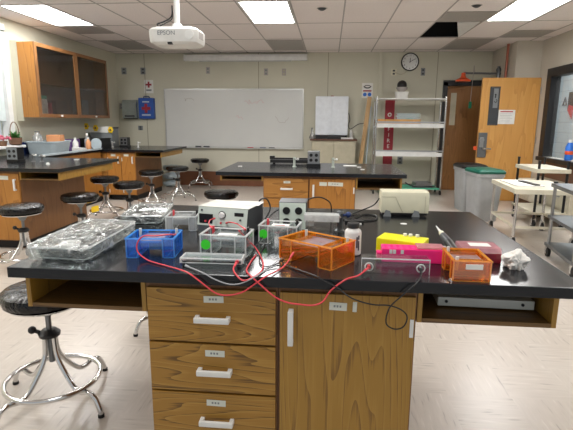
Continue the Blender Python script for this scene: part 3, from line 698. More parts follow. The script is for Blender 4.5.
# pipette leaning on the box
t = thing('pipette', 'black and beige pipette with a white tip propped on the tip box', 'pipette', (0, 0, 0))
a = Vector((.424, 1.82, .985)); e = Vector((.440, 1.66, .953)); dv = e-a
m = MB().cyl(a, a+dv*.38, .0016, .006); m.build('tip', M['white'], t, True)
MB().cyl(a+dv*.381, a+dv*.52, .0095, .011).build('collar', M['cream'], t, True)
MB().cyl(a+dv*.521, a+dv*.9, .012, .015).build('shaft', M['darkgrey'], t, True)
MB().cyl(a+dv*.901, a+dv*1.5, .016, .014).build('handle', M['black'], t, True)
MB().cyl(a+dv*1.501, a+dv*1.6, .006).cyl(a+dv*1.601, a+dv*1.66, .01).build('plunger', M['white'], t, True)
# crumpled tissue
m = MB(); bmesh.ops.create_icosphere(m.bm, subdivisions=5, radius=.034)
for v in m.bm.verts:
    n = v.co.normalized(); r = .9+.5*noise.noise(n*1.6+Vector((4, 1, 2)))+.3*abs(noise.noise(n*2.8+Vector((9, 0, 0))))+.03*noise.noise(n*9)
    v.co = n*.036*r; v.co.z = max(v.co.z*1.0+.026, 0)
tag(m.build('crumpled_tissue', M['tissue'], None, .5, (.622, 1.54, ZT)), 'crumpled white tissue near the right edge of the front bench', 'tissue')
# cream unit at the back right
t = thing('cream_power_unit', 'cream rounded unit on grey feet at the back edge of the front bench', 'power unit', (.39, 2.42, ZT), .02)
pr = [(-.05, .018), (-.053, .03), (-.053, .105), (-.045, .122), (-.03, .127), (.05, .127), (.055, .12), (.055, .018)]
MB().prism(pr, 0, -.118, .118).build('case', M['cream'], t, .6)
B(-.112, .112, -.045, .05, .006, .0175).build('underside', M['black'], t)
for x in (-.088, .055): MB().prism([(x-.02, 0), (x+.02, 0), (x+.014, .028), (x-.008, .034)], 1, -.06, -.0535).build('foot', M['midgrey'], t)
sm = MB(); sm.tube([(-.118, -.0535, .1), (-.05, -.0535, .1), (-.01, -.0535, .02)], .0012, 6, smooth=0); sm.tube([(.1, -.0535, .02), (.1, -.0535, .105)], .001, 6, smooth=0); sm.build('panel_seam', M['beige'], t)
tag(MB().cyl((0, 0, 0), (0, 0, .0015), .016, seg=9).move((0, 0, 0)).build('paper_scrap', M['paper'], None, None, (.36, 2.19, ZT)), 'small round white scrap in front of the cream unit', 'paper scrap')
tag(B(-.045, .045, -.014, .014, 0, .012, .003).rot(.02).build('power_adapter', M['blackrub'], None, None, (.128, 2.19, ZT)), 'flat black adapter lying behind the white bottle', 'adapter')
tag(B(-.03, .03, -.006, .006, 0, .006).build('label_strip', M['paper'], None, None, (.13, 2.15, ZT)), 'short white strip on the bench before the black adapter', 'strip')
# flat device in the right shelf
t = thing('flat_device', 'pale grey flat device lying in the right shelf of the front bench', 'device', (.527, 1.62, .782), -.03)
B(-.152, .152, -.13, .12, .004, .034, .004).build('device_case', M['psu'], t)
for x in (-.125, .115): MB().cyl((x, -.1305, .021), (x, -.134, .021), .005).build('screw_knob', M['black'], t, True)
for x in (-.13, .13):
    for y in (-.11, .1): MB().cyl((x, y, 0), (x, y, .0038), .01).build('foot', M['blackrub'], t)
# the leads
def cable(label, pts, r, mat, plug=None, name='cable', lift=0):
    o = MB().tube([(x, y, z+lift) for x, y, z in pts], r, 8, smooth=6).build(name, M[mat], None, True)
    tag(o, label, 'cable')
    for e in (plug or ()):
        p = Vector(pts[e]); q = Vector(pts[1 if e == 0 else -2]); d = (q-p).normalized()
        MB().cyl(p+Vector((0, 0, lift)), p+d*.022+Vector((0, 0, lift)), .0042, .0036).build('plug', M[mat], o, True)
    return o
cable('red lead looping from the blue box and sagging over the top drawer', [(-.545, 1.60, .975), (-.55, 1.54, .99), (-.585, 1.497, .995), (-.625, 1.495, .993), (-.648, 1.495, .967), (-.645, 1.49, .937), (-.61, 1.475, .917), (-.57, 1.45, .914), (-.518, 1.42, .914), (-.44, 1.365, .916), (-.402, 1.35, .9), (-.369, 1.35, .874), (-.338, 1.35, .853), (-.3, 1.35, .849), (-.255, 1.35, .862), (-.217, 1.35, .89), (-.18, 1.358, .915), (-.147, 1.43, .914), (-.128, 1.47, .925), (-.11, 1.50, .95)], .0025, 'redcab', (0, -1))
cable('red lead hanging over the bench edge to the left ring socket', [(-.25, 1.58, .914), (-.255, 1.495, .914), (-.252, 1.40, .915), (-.227, 1.352, .911), (-.202, 1.349, .89), (-.158, 1.349, .852), (-.118, 1.349, .834), (-.077, 1.349, .829), (-.037, 1.349, .828), (-.007, 1.349, .842), (.017, 1.349, .879), (.06, 1.352, .914), (.099, 1.384, .917), (.132, 1.42, .931)], .0025, 'redcab', (-1,))
cable('grey lead drooping over the bench edge below the clear lid', [(-.46, 1.43, .914), (-.386, 1.365, .915), (-.343, 1.349, .9), (-.299, 1.349, .886), (-.261, 1.349, .89), (-.217, 1.352, .912), (-.188, 1.437, .914), (-.15, 1.50, .93)], .002, 'greycab', (0,))
cable('red lead curling right of the clear lid socket', [(-.291, 1.428, .93), (-.294, 1.40, .922), (-.283, 1.37, .915), (-.255, 1.349, .9), (-.227, 1.352, .908), (-.205, 1.40, .914), (-.21, 1.48, .914), (-.235, 1.58, .914), (-.262, 1.63, .93), (-.30, 1.65, .96), (-.32, 1.63, .99)], .0025, 'redcab', (0,))
cable('black lead from the orange box dangling in a loop before the cabinet door', [(-.146, 1.49, .914), (-.121, 1.46, .914), (-.074, 1.415, .914), (-.031, 1.37, .915), (.0, 1.351, .905), (.034, 1.348, .889), (.081, 1.348, .856), (.142, 1.348, .839), (.193, 1.348, .838), (.232, 1.348, .824), (.248, 1.347, .802), (.238, 1.346, .772), (.211, 1.345, .764), (.186, 1.345, .782), (.193, 1.344, .831), (.224, 1.344, .868), (.262, 1.346, .905), (.285, 1.38, .917), (.296, 1.42, .931)], .0022, 'black', (-1,))
cable('black power cord arching up behind the power supply', [(-.325, 2.10, .95), (-.329, 2.14, .985), (-.315, 2.14, 1.02), (-.285, 2.14, 1.022), (-.268, 2.13, .98), (-.29, 2.10, .93), (-.292, 2.04, .915)], .0036, 'black')
cable('black cord from the left side of the silver outlet tower', [(-.216, 2.09, .985), (-.24, 2.1, .972), (-.268, 2.09, .945), (-.275, 2.03, .918), (-.262, 1.96, .914), (-.255, 1.90, .914)], .003, 'black')
cable('black cord arching from the silver tower over the back edge', [(-.1, 2.124, 1.02), (-.075, 2.14, 1.032), (-.036, 2.17, 1.032), (0., 2.2, 1.012), (.016, 2.26, .98), (.02, 2.3, .93)], .003, 'black')
cable('coil of black cord on the bench beside the cream unit', [(.03, 2.28, .914), (.086, 2.245, .914), (.143, 2.30, .914), (.19, 2.38, .914), (.245, 2.36, .914), (.24, 2.27, .914), (.193, 2.225, .914), (.139, 2.235, .914), (.10, 2.32, .914), (.16, 2.42, .92), (.24, 2.45, .95), (.268, 2.44, .99)], .0035, 'black')
cable('thin red lead from the power supply to the clear gel box', [(-.465, 1.852, .985), (-.47, 1.80, .99), (-.46, 1.74, .99), (-.44, 1.68, .992), (-.425, 1.66, .988)], .0022, 'redcab', (0, -1))
cable('second thin red lead from the middle of the power supply', [(-.415, 1.845, .968), (-.39, 1.79, .985), (-.35, 1.74, .99), (-.315, 1.68, .99), (-.30, 1.655, .988)], .0022, 'redcab', (0, -1))
cable('thin black lead between the two clear gel boxes', [(-.245, 1.80, .96), (-.255, 1.74, .93), (-.272, 1.66, .914), (-.262, 1.58, .914), (-.285, 1.53, .914), (-.33, 1.50, .914)], .002, 'black')
cable('black lead bent on the bench left of the orange box', [(-.235, 1.72, .914), (-.238, 1.63, .914), (-.225, 1.50, .914), (-.198, 1.45, .914), (-.16, 1.49, .914), (-.14, 1.50, .93)], .002, 'black')

# ------------------------------------------------------------------ on the back wall
YW = YB
t = thing('whiteboard', 'large whiteboard with faint red scribbles on the back wall', 'whiteboard', (-1.925, YW, 1.425))
w, h = 1.405, .58
B(-w+.02, w-.02, -.02, -.004, -h+.02, h-.02).build('writing_surface', M['board'], t)
f = MB(); f.box(-w, w, -.026, 0, h-.0199, h); f.box(-w, w, -.026, 0, -h, -h+.0199); f.box(-w, -w+.0199, -.026, 0, -h+.02, h-.02); f.box(w-.0199, w, -.026, 0, -h+.02, h-.02); f.build('frame', M['alu'], t)
B(-w+.05, w-.05, -.085, -.0265, -h-.012, -h+.004, .003).build('marker_tray', M['alu'], t)
sc = MB()
def squig(cx, cz, s, seed):
    rr = random.Random(seed); pts = [(cx+(k-3)*s*.35+rr.uniform(-.3, .3)*s, -.0212, cz+rr.uniform(-.6, .6)*s) for k in range(7)]
    sc.tube(pts, .004, 5)
squig(.35, .33, .1, 3); squig(.55, .34, .08, 4); squig(.12, .02, .07, 5)
sc.build('red_scribble', M['pale'], t)
sc = MB(); squig(-.9, .36, .09, 6); squig(1.0, -.02, .13, 8); sc.build('grey_scribble', M['tbar'], t)
for x, c, l in ((-.72, 'black', 'black'), (-.55, 'darkgrey', 'dark grey')):
    tag(B(x-1.925-.06, x-1.925+.06, YW-.08, YW-.035, .8495, .88, .004).build('board_eraser', M[c]), f'{l} eraser lying on the whiteboard tray', 'eraser')
for x, c in ((.35, 'inkred'), (.6, 'navy'), (.78, 'black')):
    nm = dict(inkred='red', navy='blue', black='black')[c]
    tag(MB().cyl((x-1.925-.06, YW-.06, .858), (x-1.925+.06, YW-.06, .858), .008).build('marker', M[c], None, True), f'{nm} marker pen lying on the whiteboard tray', 'marker')
t = thing('projection_screen', 'long white roll-up screen casing mounted below the ceiling above the whiteboard', 'projector screen', (-1.665, YW-.075, 2.585))
MB().prism([(-.05, -.055), (-.06, 0), (-.05, .05), (.05, .055), (.06, 0), (.05, -.06)], 0, -1.19, 1.19).build('casing', M['white_metal'], t)
for s in (-1, 1): B(min(s*1.1905, s*1.205), max(s*1.1905, s*1.205), -.062, .072, -.06, .06, .003).build('end_cap', M['white'], t)
B(-.9, .9, -.035, -.015, -.078, -.06).build('bottom_bar', M['alu'], t)
PROJ = (-1.06, 3.31, 1.945)
# projector on its ceiling pole
t = thing('projector', 'white ceiling projector on a pole, front lettered EPSON', 'projector', (-1.42, 3.55, 2.18), -.0)
t.location = PROJ
b = MB()
o1 = rrect(.335, .27, .055, 6); o2 = rrect(.31, .245, .05, 6)
b.loft([[(x*.8, y*.8-.0, -.062) for x, y in o1], [(x*.97, y*.97, -.048) for x, y in o1], [(x, y, -.02) for x, y in o1], [(x, y, .03) for x, y in o1], [(x, y, .045) for x, y in o2]])
b.build('projector_body', M['white'], t, .5)
lettering('EPSON', .04, M['midgrey'], t, (-.035, -.1362, .005), UP, .0008)
B(-.03, .0, -.13, -.1, -.0645, -.05, .002).build('sensor', M['black'], t)
MB().cyl((.12, -.136, -.005), (.12, -.12, -.005), .03).build('lens_ring', M['white_metal'], t, True)
vs = MB()
for k in range(5): vs.box(.1675, .169, -.06+.022*k, -.046+.022*k, -.02, .025)
vs.build('side_vent', M['tbar'], t)
B(-.12, .12, -.09, .09, .046, .056, .003).build('mount_plate', M['white_metal'], t)
MB().cyl((0, 0, .0565), (0, 0, .085), .045, .03).build('mount_collar', M['white_metal'], t, True)
MB().cyl((0, 0, .0855), (0, 0, CEIL-PROJ[2]-.012), .019).build('pole', M['white_metal'], t, True)
MB().cyl((0, 0, CEIL-PROJ[2]-.0115), (0, 0, CEIL-PROJ[2]-.003), .05).build('ceiling_flange', M['white_metal'], t, True)
MB().tube([(-.026, -.02, .2), (-.03, -.025, .13), (-.08, -.05, .09), (-.12, -.06, .075), (-.1, -.07, .052)], .005, 8).tube([(-.026, -.015, .2), (-.027, -.02, .12), (-.06, -.05, .085), (-.1, -.072, .06)], .004, 8).build('lead', M['black'], t, True)
# clock
t = thing('wall_clock', 'round black-rimmed wall clock high on the back wall', 'clock', (1.487, YW, 2.5))
MB().lathe([(.165, 0), (.168, .02), (.16, .032), (.148, .03), (.146, .02), (.05, .018)], seg=48).rot(PI/2, axis='X').build('rim', M['black'], t, True)
MB().lathe([(.147, .0185), (.147, .021)], seg=48).rot(PI/2, axis='X').build('dial', M['board'], t)
for k in range(12):
    a = PI/2-(k+1)*PI/6
    lettering(str(k+1), .04, M['black'], t, (.118*math.cos(a), -.0215, .118*math.sin(a)), UP, .0005, 'numeral')
hd = MB().box(-.005, .005, -.0235, -.0225, -.015, .075); hd.build('hour_hand', M['black'], t)
hd = MB().box(-.0035, .0035, -.025, -.024, -.02, .11); hd.rot(PI/3, axis='Y'); hd.build('minute_hand', M['black'], t)
tag(MB().tube([(1.44, YW-.008, 2.335), (1.40, YW-.012, 2.30), (1.33, YW-.012, 2.27), (1.26, YW-.014, 2.29), (1.215, YW-.016, 2.315)], .005, 8).build('clock_wire', M['beige'], None, True), 'thin wire running from the clock to the wall outlet', 'wire')
def wall_plate(x, z, label, col='steel', w=.07, h=.115, slot='darkgrey', y=YW, group='wall plates'):
    t = thing('wall_outlet', label, 'wall outlet', (x, y, z), group=group)
    B(-w/2, w/2, -.008, 0, -h/2, h/2, .002).build('cover_plate', M[col], t)
    m = MB()
    for dz in (-.25, .22): m.box(-w*.22, w*.22, -.0095, -.0082, dz*h-.016, dz*h+.016, .001)
    m.build('socket', M[slot], t)
wall_plate(-4.142, 2.348, 'dark wall plate high on the back wall beside the wall cabinet', 'midgrey', .1, .13)
wall_plate(-3.748, 2.347, 'dark wall plate above the red cross sign', 'midgrey', .1, .13)
wall_plate(-2.422, 2.355, 'pale wall plate above the left part of the whiteboard', 'tbar', .08, .13, 'midgrey')
wall_plate(-1.266, 2.325, 'pale wall plate above the whiteboard, left of a close pair', 'tbar', .08, .13, 'midgrey')
wall_plate(-.912, 2.32, 'pale wall plate above the whiteboard, nearest its right end', 'tbar', .08, .13, 'beige')
wall_plate(1.195, 2.315, 'cream wall outlet left below the clock', 'cream', .1, .12)
wall_plate(1.74, 2.32, 'grey wall plate right below the clock', 'midgrey', .08, .14)
wall_plate(-4.235, 1.66, 'pale wall plate left of the metal paper towel dispenser', 'tbar', .09, .12, 'midgrey')
wall_plate(-3.86, 1.225, 'dark wall outlet below the blue first aid box', 'midgrey', .1, .09)
wall_plate(1.4, .64, 'grey wall outlet seen below the rack shelves', 'midgrey', .1, .15)
# first aid, dispenser
t = thing('red_cross_sign', 'small white sign with a red cross above the blue box', 'sign', (-3.645, YW, 2.045))
B(-.095, .095, -.004, 0, -.13, .13).build('sheet', M['paper'], t)
MB().box(-.018, .018, -.006, -.0041, -.02, .095).box(-.06, -.0181, -.006, -.0041, .02, .055).box(.0181, .06, -.006, -.0041, .02, .055).build('red_cross', M['red'], t)
MB().box(-.055, .055, -.0055, -.0041, -.085, -.055).build('caption', M['midgrey'], t)
t = thing('first_aid_box', 'blue wall box with a red cross and white lettering line', 'first aid box', (-3.685, YW, 1.615), 0)
B(-.155, .155, -.10, 0, -.205, .205, .012).build('case', M['blue'], t)
MB().tube([(-.06, -.05, .204), (-.05, -.05, .235), (.05, -.05, .235), (.06, -.05, .204)], .009, 8, smooth=2).build('carry_handle', M['navy'], t, True)
MB().box(-.028, .028, -.106, -.1005, -.09, .09).box(-.09, -.0281, -.106, -.1005, -.03, .03).box(.0281, .09, -.106, -.1005, -.03, .03).build('red_cross', M['red'], t)
MB().box(-.09, .09, -.103, -.1002, -.145, -.115).box(-.07, .07, -.103, -.1002, .115, .14).build('white_lettering', M['tub'], t)
t = thing('paper_towel_dispenser', 'shiny metal paper towel dispenser left of the blue box', 'paper towel dispenser', (-4.025, YW, 1.6))
MB().prism([(0, -.18), (-.12, -.18), (-.13, -.1), (-.13, .1), (-.09, .18), (0, .18)], 0, -.15, .15).build('dispenser_case', M['silver'], t)
B(-.12, .12, -.125, -.02, -.195, -.181).build('slot', M['black'], t)
B(-.1, .1, -.1318, -.1302, -.155, -.12).build('name_plate', M['darkgrey'], t)
# poster right of the whiteboard
t = thing('wall_poster', 'small white poster with two blue discs right of the white cabinet', 'poster', (.708, YW, 1.975))
B(-.105, .105, -.004, 0, -.14, .14).build('sheet', M['paper'], t)
m = MB()
for x in (-.045, .045): m.cyl((x, -.004, -.075), (x, -.006, -.075), .036)
m.build('blue_disc', M['bluetop'], t)
m = MB(); m.tube([(-.07, -.005, .08), (-.03, -.005, .05), (.03, -.005, .05), (.07, -.005, .08)], .012, 6); m.box(-.05, .05, -.006, -.0041, .085, .1); m.build('dark_emblem', M['darkgrey'], t)
B(-.08, .08, -.006, -.0041, -.02, .005).build('red_line', M['red'], t)
# beige base cabinet and the white cabinet on it
t = thing('storage_cabinet', 'beige two door cabinet with a brown top against the back wall', 'cabinet', (.085, YW-.24, FZ))
B(-.42, .415, -.18, .2, .05, .955).build('carcass', M['beige'], t); B(-.44, .44, -.16, .19, 0, .0495).build('plinth', M['darkgrey'], t)
B(-.45, .44, -.215, .235, .9555, .985, .004).build('top_board', M['brown'], t)
for s in (-1, 1):
    d = B(min(s*.004, s*.4), max(s*.004, s*.4), -.2, -.1805, .08, .935, .003).build('door', M['beige'], t)
    B(s*.03-.008, s*.03+.008, -.212, -.2002, .42, .5, .002).build('handle', M['black'], d)
t = thing('wall_cabinet', 'white double door cabinet standing on the beige cabinet', 'cabinet', (.035, YW-.15, 1.06))
B(-.31, .31, -.14, .14, .065, .79, .004).build('carcass', M['coolwhite'], t)
for s in (-1, 1):
    d = B(min(s*.002, s*.305), max(s*.002, s*.305), -.157, -.1405, .075, .785, .003).build('door', M['coolwhite'], t)
B(-.3, .3, -.13, .13, .0, .0645).build('dark_base', M['black'], t)
B(-.03, .03, -.16, -.142, .79, .8).build('latch', M['red'], t)
tag(B(.2, .45, YW-.4, YW-.28, 1.056, 1.085, .004).build('white_tray', M['white']), 'white flat tray on the right end of the beige cabinet top', 'tray')
tag(MB().lathe([(.03, 0), (.034, .12), (.02, .15), (.018, .17)], (.42, YW-.14, 1.056), 16).build('white_bottle', M['white'], None, True), 'small white bottle at the right end of the beige cabinet', 'bottle')
t = thing('glass_flask', 'small flask with dark contents on the left end of the beige cabinet', 'flask', (-.33, YW-.3, 1.056))
MB().lathe([(.055, 0), (.06, .03), (.022, .12), (.022, .2), (.026, .205)], seg=20).build('flask_body', M['clearw'], t, True); MB().lathe([(.05, .004), (.052, .03), (.035, .06)], seg=20).build('contents', M['black'], t, True)
tag(B(-.04, .22, YW-.44, YW-.38, 1.056, 1.10, .006).build('black_box', M['black']), 'low black box in front of the white cabinet foot', 'box')
tag(MB().tube([(.36, YW-.1, 1.55), (.39, YW-.06, 1.42), (.365, YW-.05, 1.32), (.41, YW-.03, 1.24), (.55, YW-.02, 1.33), (.66, YW-.01, 1.35)], .007, 6).build('cable', M['darkgrey'], None, True), 'dark cable hanging from the right side of the white cabinet', 'cable')
wall_plate(.7, 1.36, 'cream wall outlet between the white cabinet and the leaning plank', 'cream', .1, .12)
# plank, fire sign
tag(B(-.04, .04, -.015, .015, 0, 1.78, .003).rot(.1, axis='Y').build('wooden_plank', M['plank'], None, None, (.565, YW-.2, FZ+.006)), 'long wooden plank leaning against the back wall by the rack', 'plank')
tag(B(-.012, .012, -.02, .02, 0, 1.6, .003).rot(.05, axis='Y').build('metal_rail', M['tub'], None, None, (.70, YW-.17, FZ+.002)), 'pale metal rail leaning next to the wooden plank', 'rail')
t = thing('fire_sign', 'tall narrow red sign with white vertical letters behind the rack', 'sign', (1.155, YW, 1.16))
B(-.09, .09, -.012, 0, -.66, .66).build('red_panel', M['red'], t)
for z, s in ((.16, 'F'), (.05, 'I'), (-.06, 'R'), (-.17, 'E')):
    lettering(s, .105, M['paper'], t, (.0, -.0135, z-.08), UP, .0008, 'letter')
m = MB().tube([(.03*math.cos(k*PI/6), -.0135, .36+.03*math.sin(k*PI/6)) for k in range(12)], .01, 6, closed=True, smooth=1); m.build('white_emblem', M['paper'], t)
# wheeled rack
t = thing('wheeled_rack', 'tall chrome rack on wheels with white shelves at the back wall', 'rack', (1.44, 8.88, FZ))
hw, hd = .605, .2
for s in (-1, 1):
    m = MB().tube([(s*hw, -hd, .1), (s*hw, -hd, 1.62), (s*hw, -hd+.05, 1.69), (s*hw, hd-.05, 1.69), (s*hw, hd, 1.62), (s*hw, hd, .1)], .018, 10, smooth=3); m.build('end_frame', M['chrome'], t, True)
for z, mt, hh in ((.1, 'tealg', .03), (.70, 'white_metal', .07), (1.215, 'white_metal', .07)):
    m = MB(); m.box(-hw+.02, hw-.02, -hd-.018, hd+.018, z, z+.012); m.box(-hw+.02, hw-.02, -hd-.024, -hd-.0181, z, z+hh); m.box(-hw+.02, hw-.02, hd+.0181, hd+.024, z, z+hh); m.build('shelf', M[mt], t)
for z in (.8, 1.31): MB().box(-hw-.0, hw, -hd-.03, -hd-.0245, z-.012, z+.012).build('cross_bar', M['steel'], t)
B(-hw+.02, hw-.02, -hd, hd, 1.709, 1.73, .003).build('top_shelf', M['white_metal'], t)
for sx in (-1, 1):
    for sy in (-1, 1):
        wv = MB().cyl((sx*hw-.012, sy*hd, .045), (sx*hw+.012, sy*hd, .045), .045).build('caster', M['blackrub'], t, True)
        B(sx*hw-.018, sx*hw+.018, sy*hd-.02, sy*hd+.02, .082, .1).build('caster_fork', M['steel'], wv)
tag(B(.87, 1.62, 8.67, 8.80, FZ+1.2275, FZ+1.36, .004).build('wooden_board', M['door_oak']), 'wooden board standing on the middle shelf of the rack', 'board')
t = thing('clear_bin', 'clear plastic bin with pale green things on the middle rack shelf', 'bin', (1.42, 8.93, FZ+1.2275))
MB().openbox(-.2, .22, -.1, .1, 0, .24, .005).build('bin_body', M['clear'], t); MB().sph((.05, 0, .09), .08, (1.4, .8, .8)).build('pale_contents', M['tealg'], t, True)
t = thing('sphere_lamp', 'black sphere on a flared white pedestal on top of the rack', 'sphere stand', (1.29, 8.9, FZ+1.731))
MB().loft([[(x, y, z) for x, y in rrect(w_, .14, .02)] for z, w_ in ((0, .22), (.06, .21), (.12, .24))]).build('pedestal', M['paper'], t, .5)
MB().lathe([(.05, .121), (.1, .17), (.105, .2), (.075, .185), (.03, .15)], seg=24).build('collar', M['tbar'], t, True); MB().sph((0, 0, .235), .088, seg=24).build('sphere', M['black'], t, True)
t = thing('tray_stack', 'grey metal trays heaped on the green bottom shelf of the rack', 'tray', (1.75, 8.85, FZ+.113))
for k in range(3): MB().openbox(-.17+.01*k, .17-.012*k, -.12, .12, .035*k, .035*k+.034, .004).rot(.06*k).build('tray', M['steel' if k else 'midgrey'], t)
tag(MB().tube([(1.42, 8.75, .285), (1.5, 8.72, .24), (1.62, 8.7, .215), (1.8, 8.695, .22), (1.95, 8.72, .216)], .012, 8).build('hose', M['black'], None, True), 'black hose lying along the bottom shelf of the rack', 'hose')
tag(B(1.0, 1.35, 8.7, 8.98, FZ+.113, FZ+.19, .008).build('green_box', M['tealg']), 'pale green box on the bottom shelf of the rack', 'box')
# safety shower
t = thing('safety_shower', 'orange safety shower head on a wall pipe with a pull rod', 'safety shower', (2.36, 8.9, 2.1))
MB().lathe([(.125, 0), (.13, .025), (.05, .07), (.04, .10), (.035, .15), (.02, .155)], seg=28).build('shower_head', M['orange'], t, True)
MB().tube([(0, 0, .14), (.02, 0, .15), (.1, 0, .145), (.4, 0, .14), (.64, 0, .135)], .018, 10).build('pipe', M['grey_steel'], t, True)
MB().cyl((.6, 0, .137), (.6, 0, .26), .025).cyl((.6, 0, .02), (.6, 0, .2), .03).sph((.6, 0, .2), .045).build('valve', M['grey_steel'], t, True)
pr = MB().tube([(.2, -.0, .145), (.17, -.03, .22), (.16, -.05, .26), (.155, -.06, .2), (.14, -.06, -.35)], .006, 6).build('pull_rod', M['tbar'], t, True)
B(.115, .165, -.068, -.052, -.47, -.35, .003).build('green_tag', M['greentag'], pr)
tag(MB().cyl((2.955, 8.52, FZ), (2.955, 8.52, CEIL-.004), .022).build('copper_pipe', M['copper'], None, True), 'vertical copper coloured pipe in front of the corner pillar', 'pipe')
# ------------------------------------------------------------------ wall cabinet above the counter
t = thing('wall_cabinet', 'oak wall cabinet with dark glass doors beside the window', 'cabinet', (-4.073, 7.22, 1.905))
cw, cd, ch = .123, 1.03, .495           # half depth in x, half length in y, half height
B(-cw, cw-.02, -cd, -cd+.02, -ch, ch).build('side_panel', M['oak_warm'], t); B(-cw, cw-.02, cd-.02, cd, -ch, ch).build('side_panel', M['oak_warm'], t)  # darker oak paints the shade of this backlit side
B(-cw, cw-.02, -cd+.0205, cd-.0205, ch-.02, ch).build('top_panel', M['oak_side'], t); B(-cw, cw-.02, -cd+.0205, cd-.0205, -ch, -ch+.02).build('bottom_panel', M['oak_side'], t)
B(-cw, -cw+.01, -cd+.0205, cd-.0205, -ch+.0205, ch-.0205).build('back_panel', M['oak_side'], t)
B(-cw+.011, cw-.04, -cd+.021, cd-.021, -.03, -.012).build('inner_shelf', M['oak_side'], t)
for y0, y1 in ((-cd, -.003), (.003, cd)):
    m = MB(); e = .05
    m.box(cw-.0195, cw, y0, y0+e, -ch, ch); m.box(cw-.0195, cw, y1-e, y1, -ch, ch); m.box(cw-.0195, cw, y0+e, y1-e, ch-e, ch); m.box(cw-.0195, cw, y0+e, y1-e, -ch, -ch+e)
    d = m.build('door', M['oak_side'], t)
    B(cw-.012, cw-.008, y0+e, y1-e, -ch+e, ch-e).build('glass', M['glass'], d)
    MB().cyl((cw, (y0+y1)/2, -ch+.025), (cw+.02, (y0+y1)/2, -ch+.025), .014).build('knob', M['white_metal'], d, True)
for k in range(6):
    tag(B(-.08, .06, -.09, .09, 0, .045, .003).rot(.06*(k % 3-1)).build('paper_stack', M['paper' if k < 5 else 'tealg'], None, None, (-4.08, 6.4, 1.432+.047*k)),
        'bottom sheaf of the white pile in the wall cabinet' if k == 0 else 'teal topped box crowning the pile in the wall cabinet' if k == 5 else f'white sheaf in the wall cabinet pile, {["", "second", "third", "fourth", "fifth"][k]} from the bottom', 'papers', 'pile in the wall cabinet')
tag(B(-4.15, -4.02, 6.55, 6.6, 1.432, 1.62, .003).build('red_book', M['red']), 'red and white book beside the paper pile in the cabinet', 'book')
tag(B(-4.2, -4.05, 6.75, 7.05, 1.432, 1.66, .005).build('carton', M['brown']), 'dark brown carton behind the near glass door', 'carton')
tag(B(-4.2, -4.02, 7.45, 7.65, 1.432, 1.7, .005).build('carton', M['midgrey']), 'pale grey carton behind the far glass door', 'carton')
# ------------------------------------------------------------------ on the wall counter
t = thing('wash_tub', 'large pale blue plastic tub on the counter below the wall cabinet', 'tub', (-3.97, 6.35, ZT))
m = MB(); m.loft([[(x, y, z) for x, y in rrect(a*.92, b*.66, .06)] for a, b, z in ((.42, .62, .0), (.47, .68, .15), (.5, .72, .16), (.5, .72, .175), (.46, .67, .175), (.4, .6, .01))]); m.build('tub_body', M['tub'], t, .6)
for k, (x, y, c, l, s) in enumerate(((-.1, -.15, 'clearw', 'clear plastic jug standing in the blue tub', 0), (.05, .1, 'skin', 'pale orange carton lying in the blue tub', 1), (.0, -.05, 'paper', 'white cloth in the blue tub', 2))):
    m = MB()
    if s == 0: m.lathe([(.06, .02), (.07, .1), (.065, .22), (.03, .27), (.035, .3)], seg=20)
    elif s == 1: m.box(-.1, .1, -.03, .1, .002, .245, .006)
    else: m.sph((.1, -.1, .075), .05, (1, 1., .9)).crumple(.02, 20)
    tag(m.build(('plastic_jug', 'carton', 'cloth')[s], M[c], None, s != 1, (-3.97+x, 6.35+y*.6, ZT+.012)), l, ('jug', 'carton', 'cloth')[s])
def bottle(label, x, y, r, h, body, cap, z=ZT):
    t = thing('bottle', label, 'bottle', (x, y, z))
    MB().lathe([(r*.95, 0), (r, .01), (r, h*.62), (r*.45, h*.8), (r*.4, h*.88)], seg=18).build('bottle_body', M[body], t, True)
    MB().lathe([(r*.45, h*.881), (r*.45, h*.98), (r*.3, h)], seg=14).build('bottle_cap', M[cap], t, True)
bottle('small white bottle right of the blue tub', -3.95, 7.02, .045, .2, 'white', 'white')
bottle('clear bottle with a pinkish label on the wall counter', -3.78, 7.1, .04, .2, 'skin', 'white')
bottle('tall clear bottle behind the pinkish one', -3.86, 7.22, .045, .26, 'clearw', 'paper')
tag(B(-3.95, -3.75, 6.9, 6.98, ZT, ZT+.05, .006).crumple(.01, 20).build('crumpled_paper', M['paper'], None), 'crumpled white paper in front of the bottles on the wall counter', 'paper')
tag(B(-4.2, -4.0, 6.95, 7.25, ZT, ZT+.17, .006).build('purple_box', M['purple']), 'purple box behind the bottles at the wall', 'box')
tag(B(-4.28, -4.22, 6.1, 6.9, ZT, ZT+.16, .006).build('blue_box', M['navy']), 'dark blue flat box leaning behind the tub', 'box')
tag(MB().cyl((0, 0, 0), (0, .02, 0), .09, seg=28).build('round_plate', M['tub'], None, True, (-3.75, 7.28, ZT+.092)), 'pale round plate standing upright behind the pinkish bottle', 'plate')
t = thing('black_bin', 'black open bin on the rear left bench', 'bin', (-4.0, 7.75, ZT))
MB().openbox(-.2, .2, -.15, .15, 0, .15, .01).build('bin_body', M['black'], t); B(-.21, .21, -.16, .16, .1505, .165, .003).build('bin_lip', M['blackrub'], t)
t = thing('grey_box', 'grey box behind the black bin, topped with a white paper', 'box', (-4.02, 8.15, ZT))
B(-.2, .2, -.13, .13, 0, .32, .008).build('box_body', M['midgrey'], t); B(-.205, .205, -.135, .135, .3205, .35, .005).build('box_lid', M['darkgrey'], t)
m = MB(); m.loft([[(-.34, -.145, .26), (.12, -.145, .25), (.12, -.142, .25), (-.34, -.142, .26)], [(-.36, -.145, .34), (.15, -.145, .36), (.15, -.142, .36), (-.36, -.142, .34)]])
m.box(-.36, .15, -.145, -.1, .352, .354)
tag(m.build('white_paper', M['paper'], None, None, (-4.0, 8.15, ZT)), 'white paper hanging over the front of the grey box', 'paper')
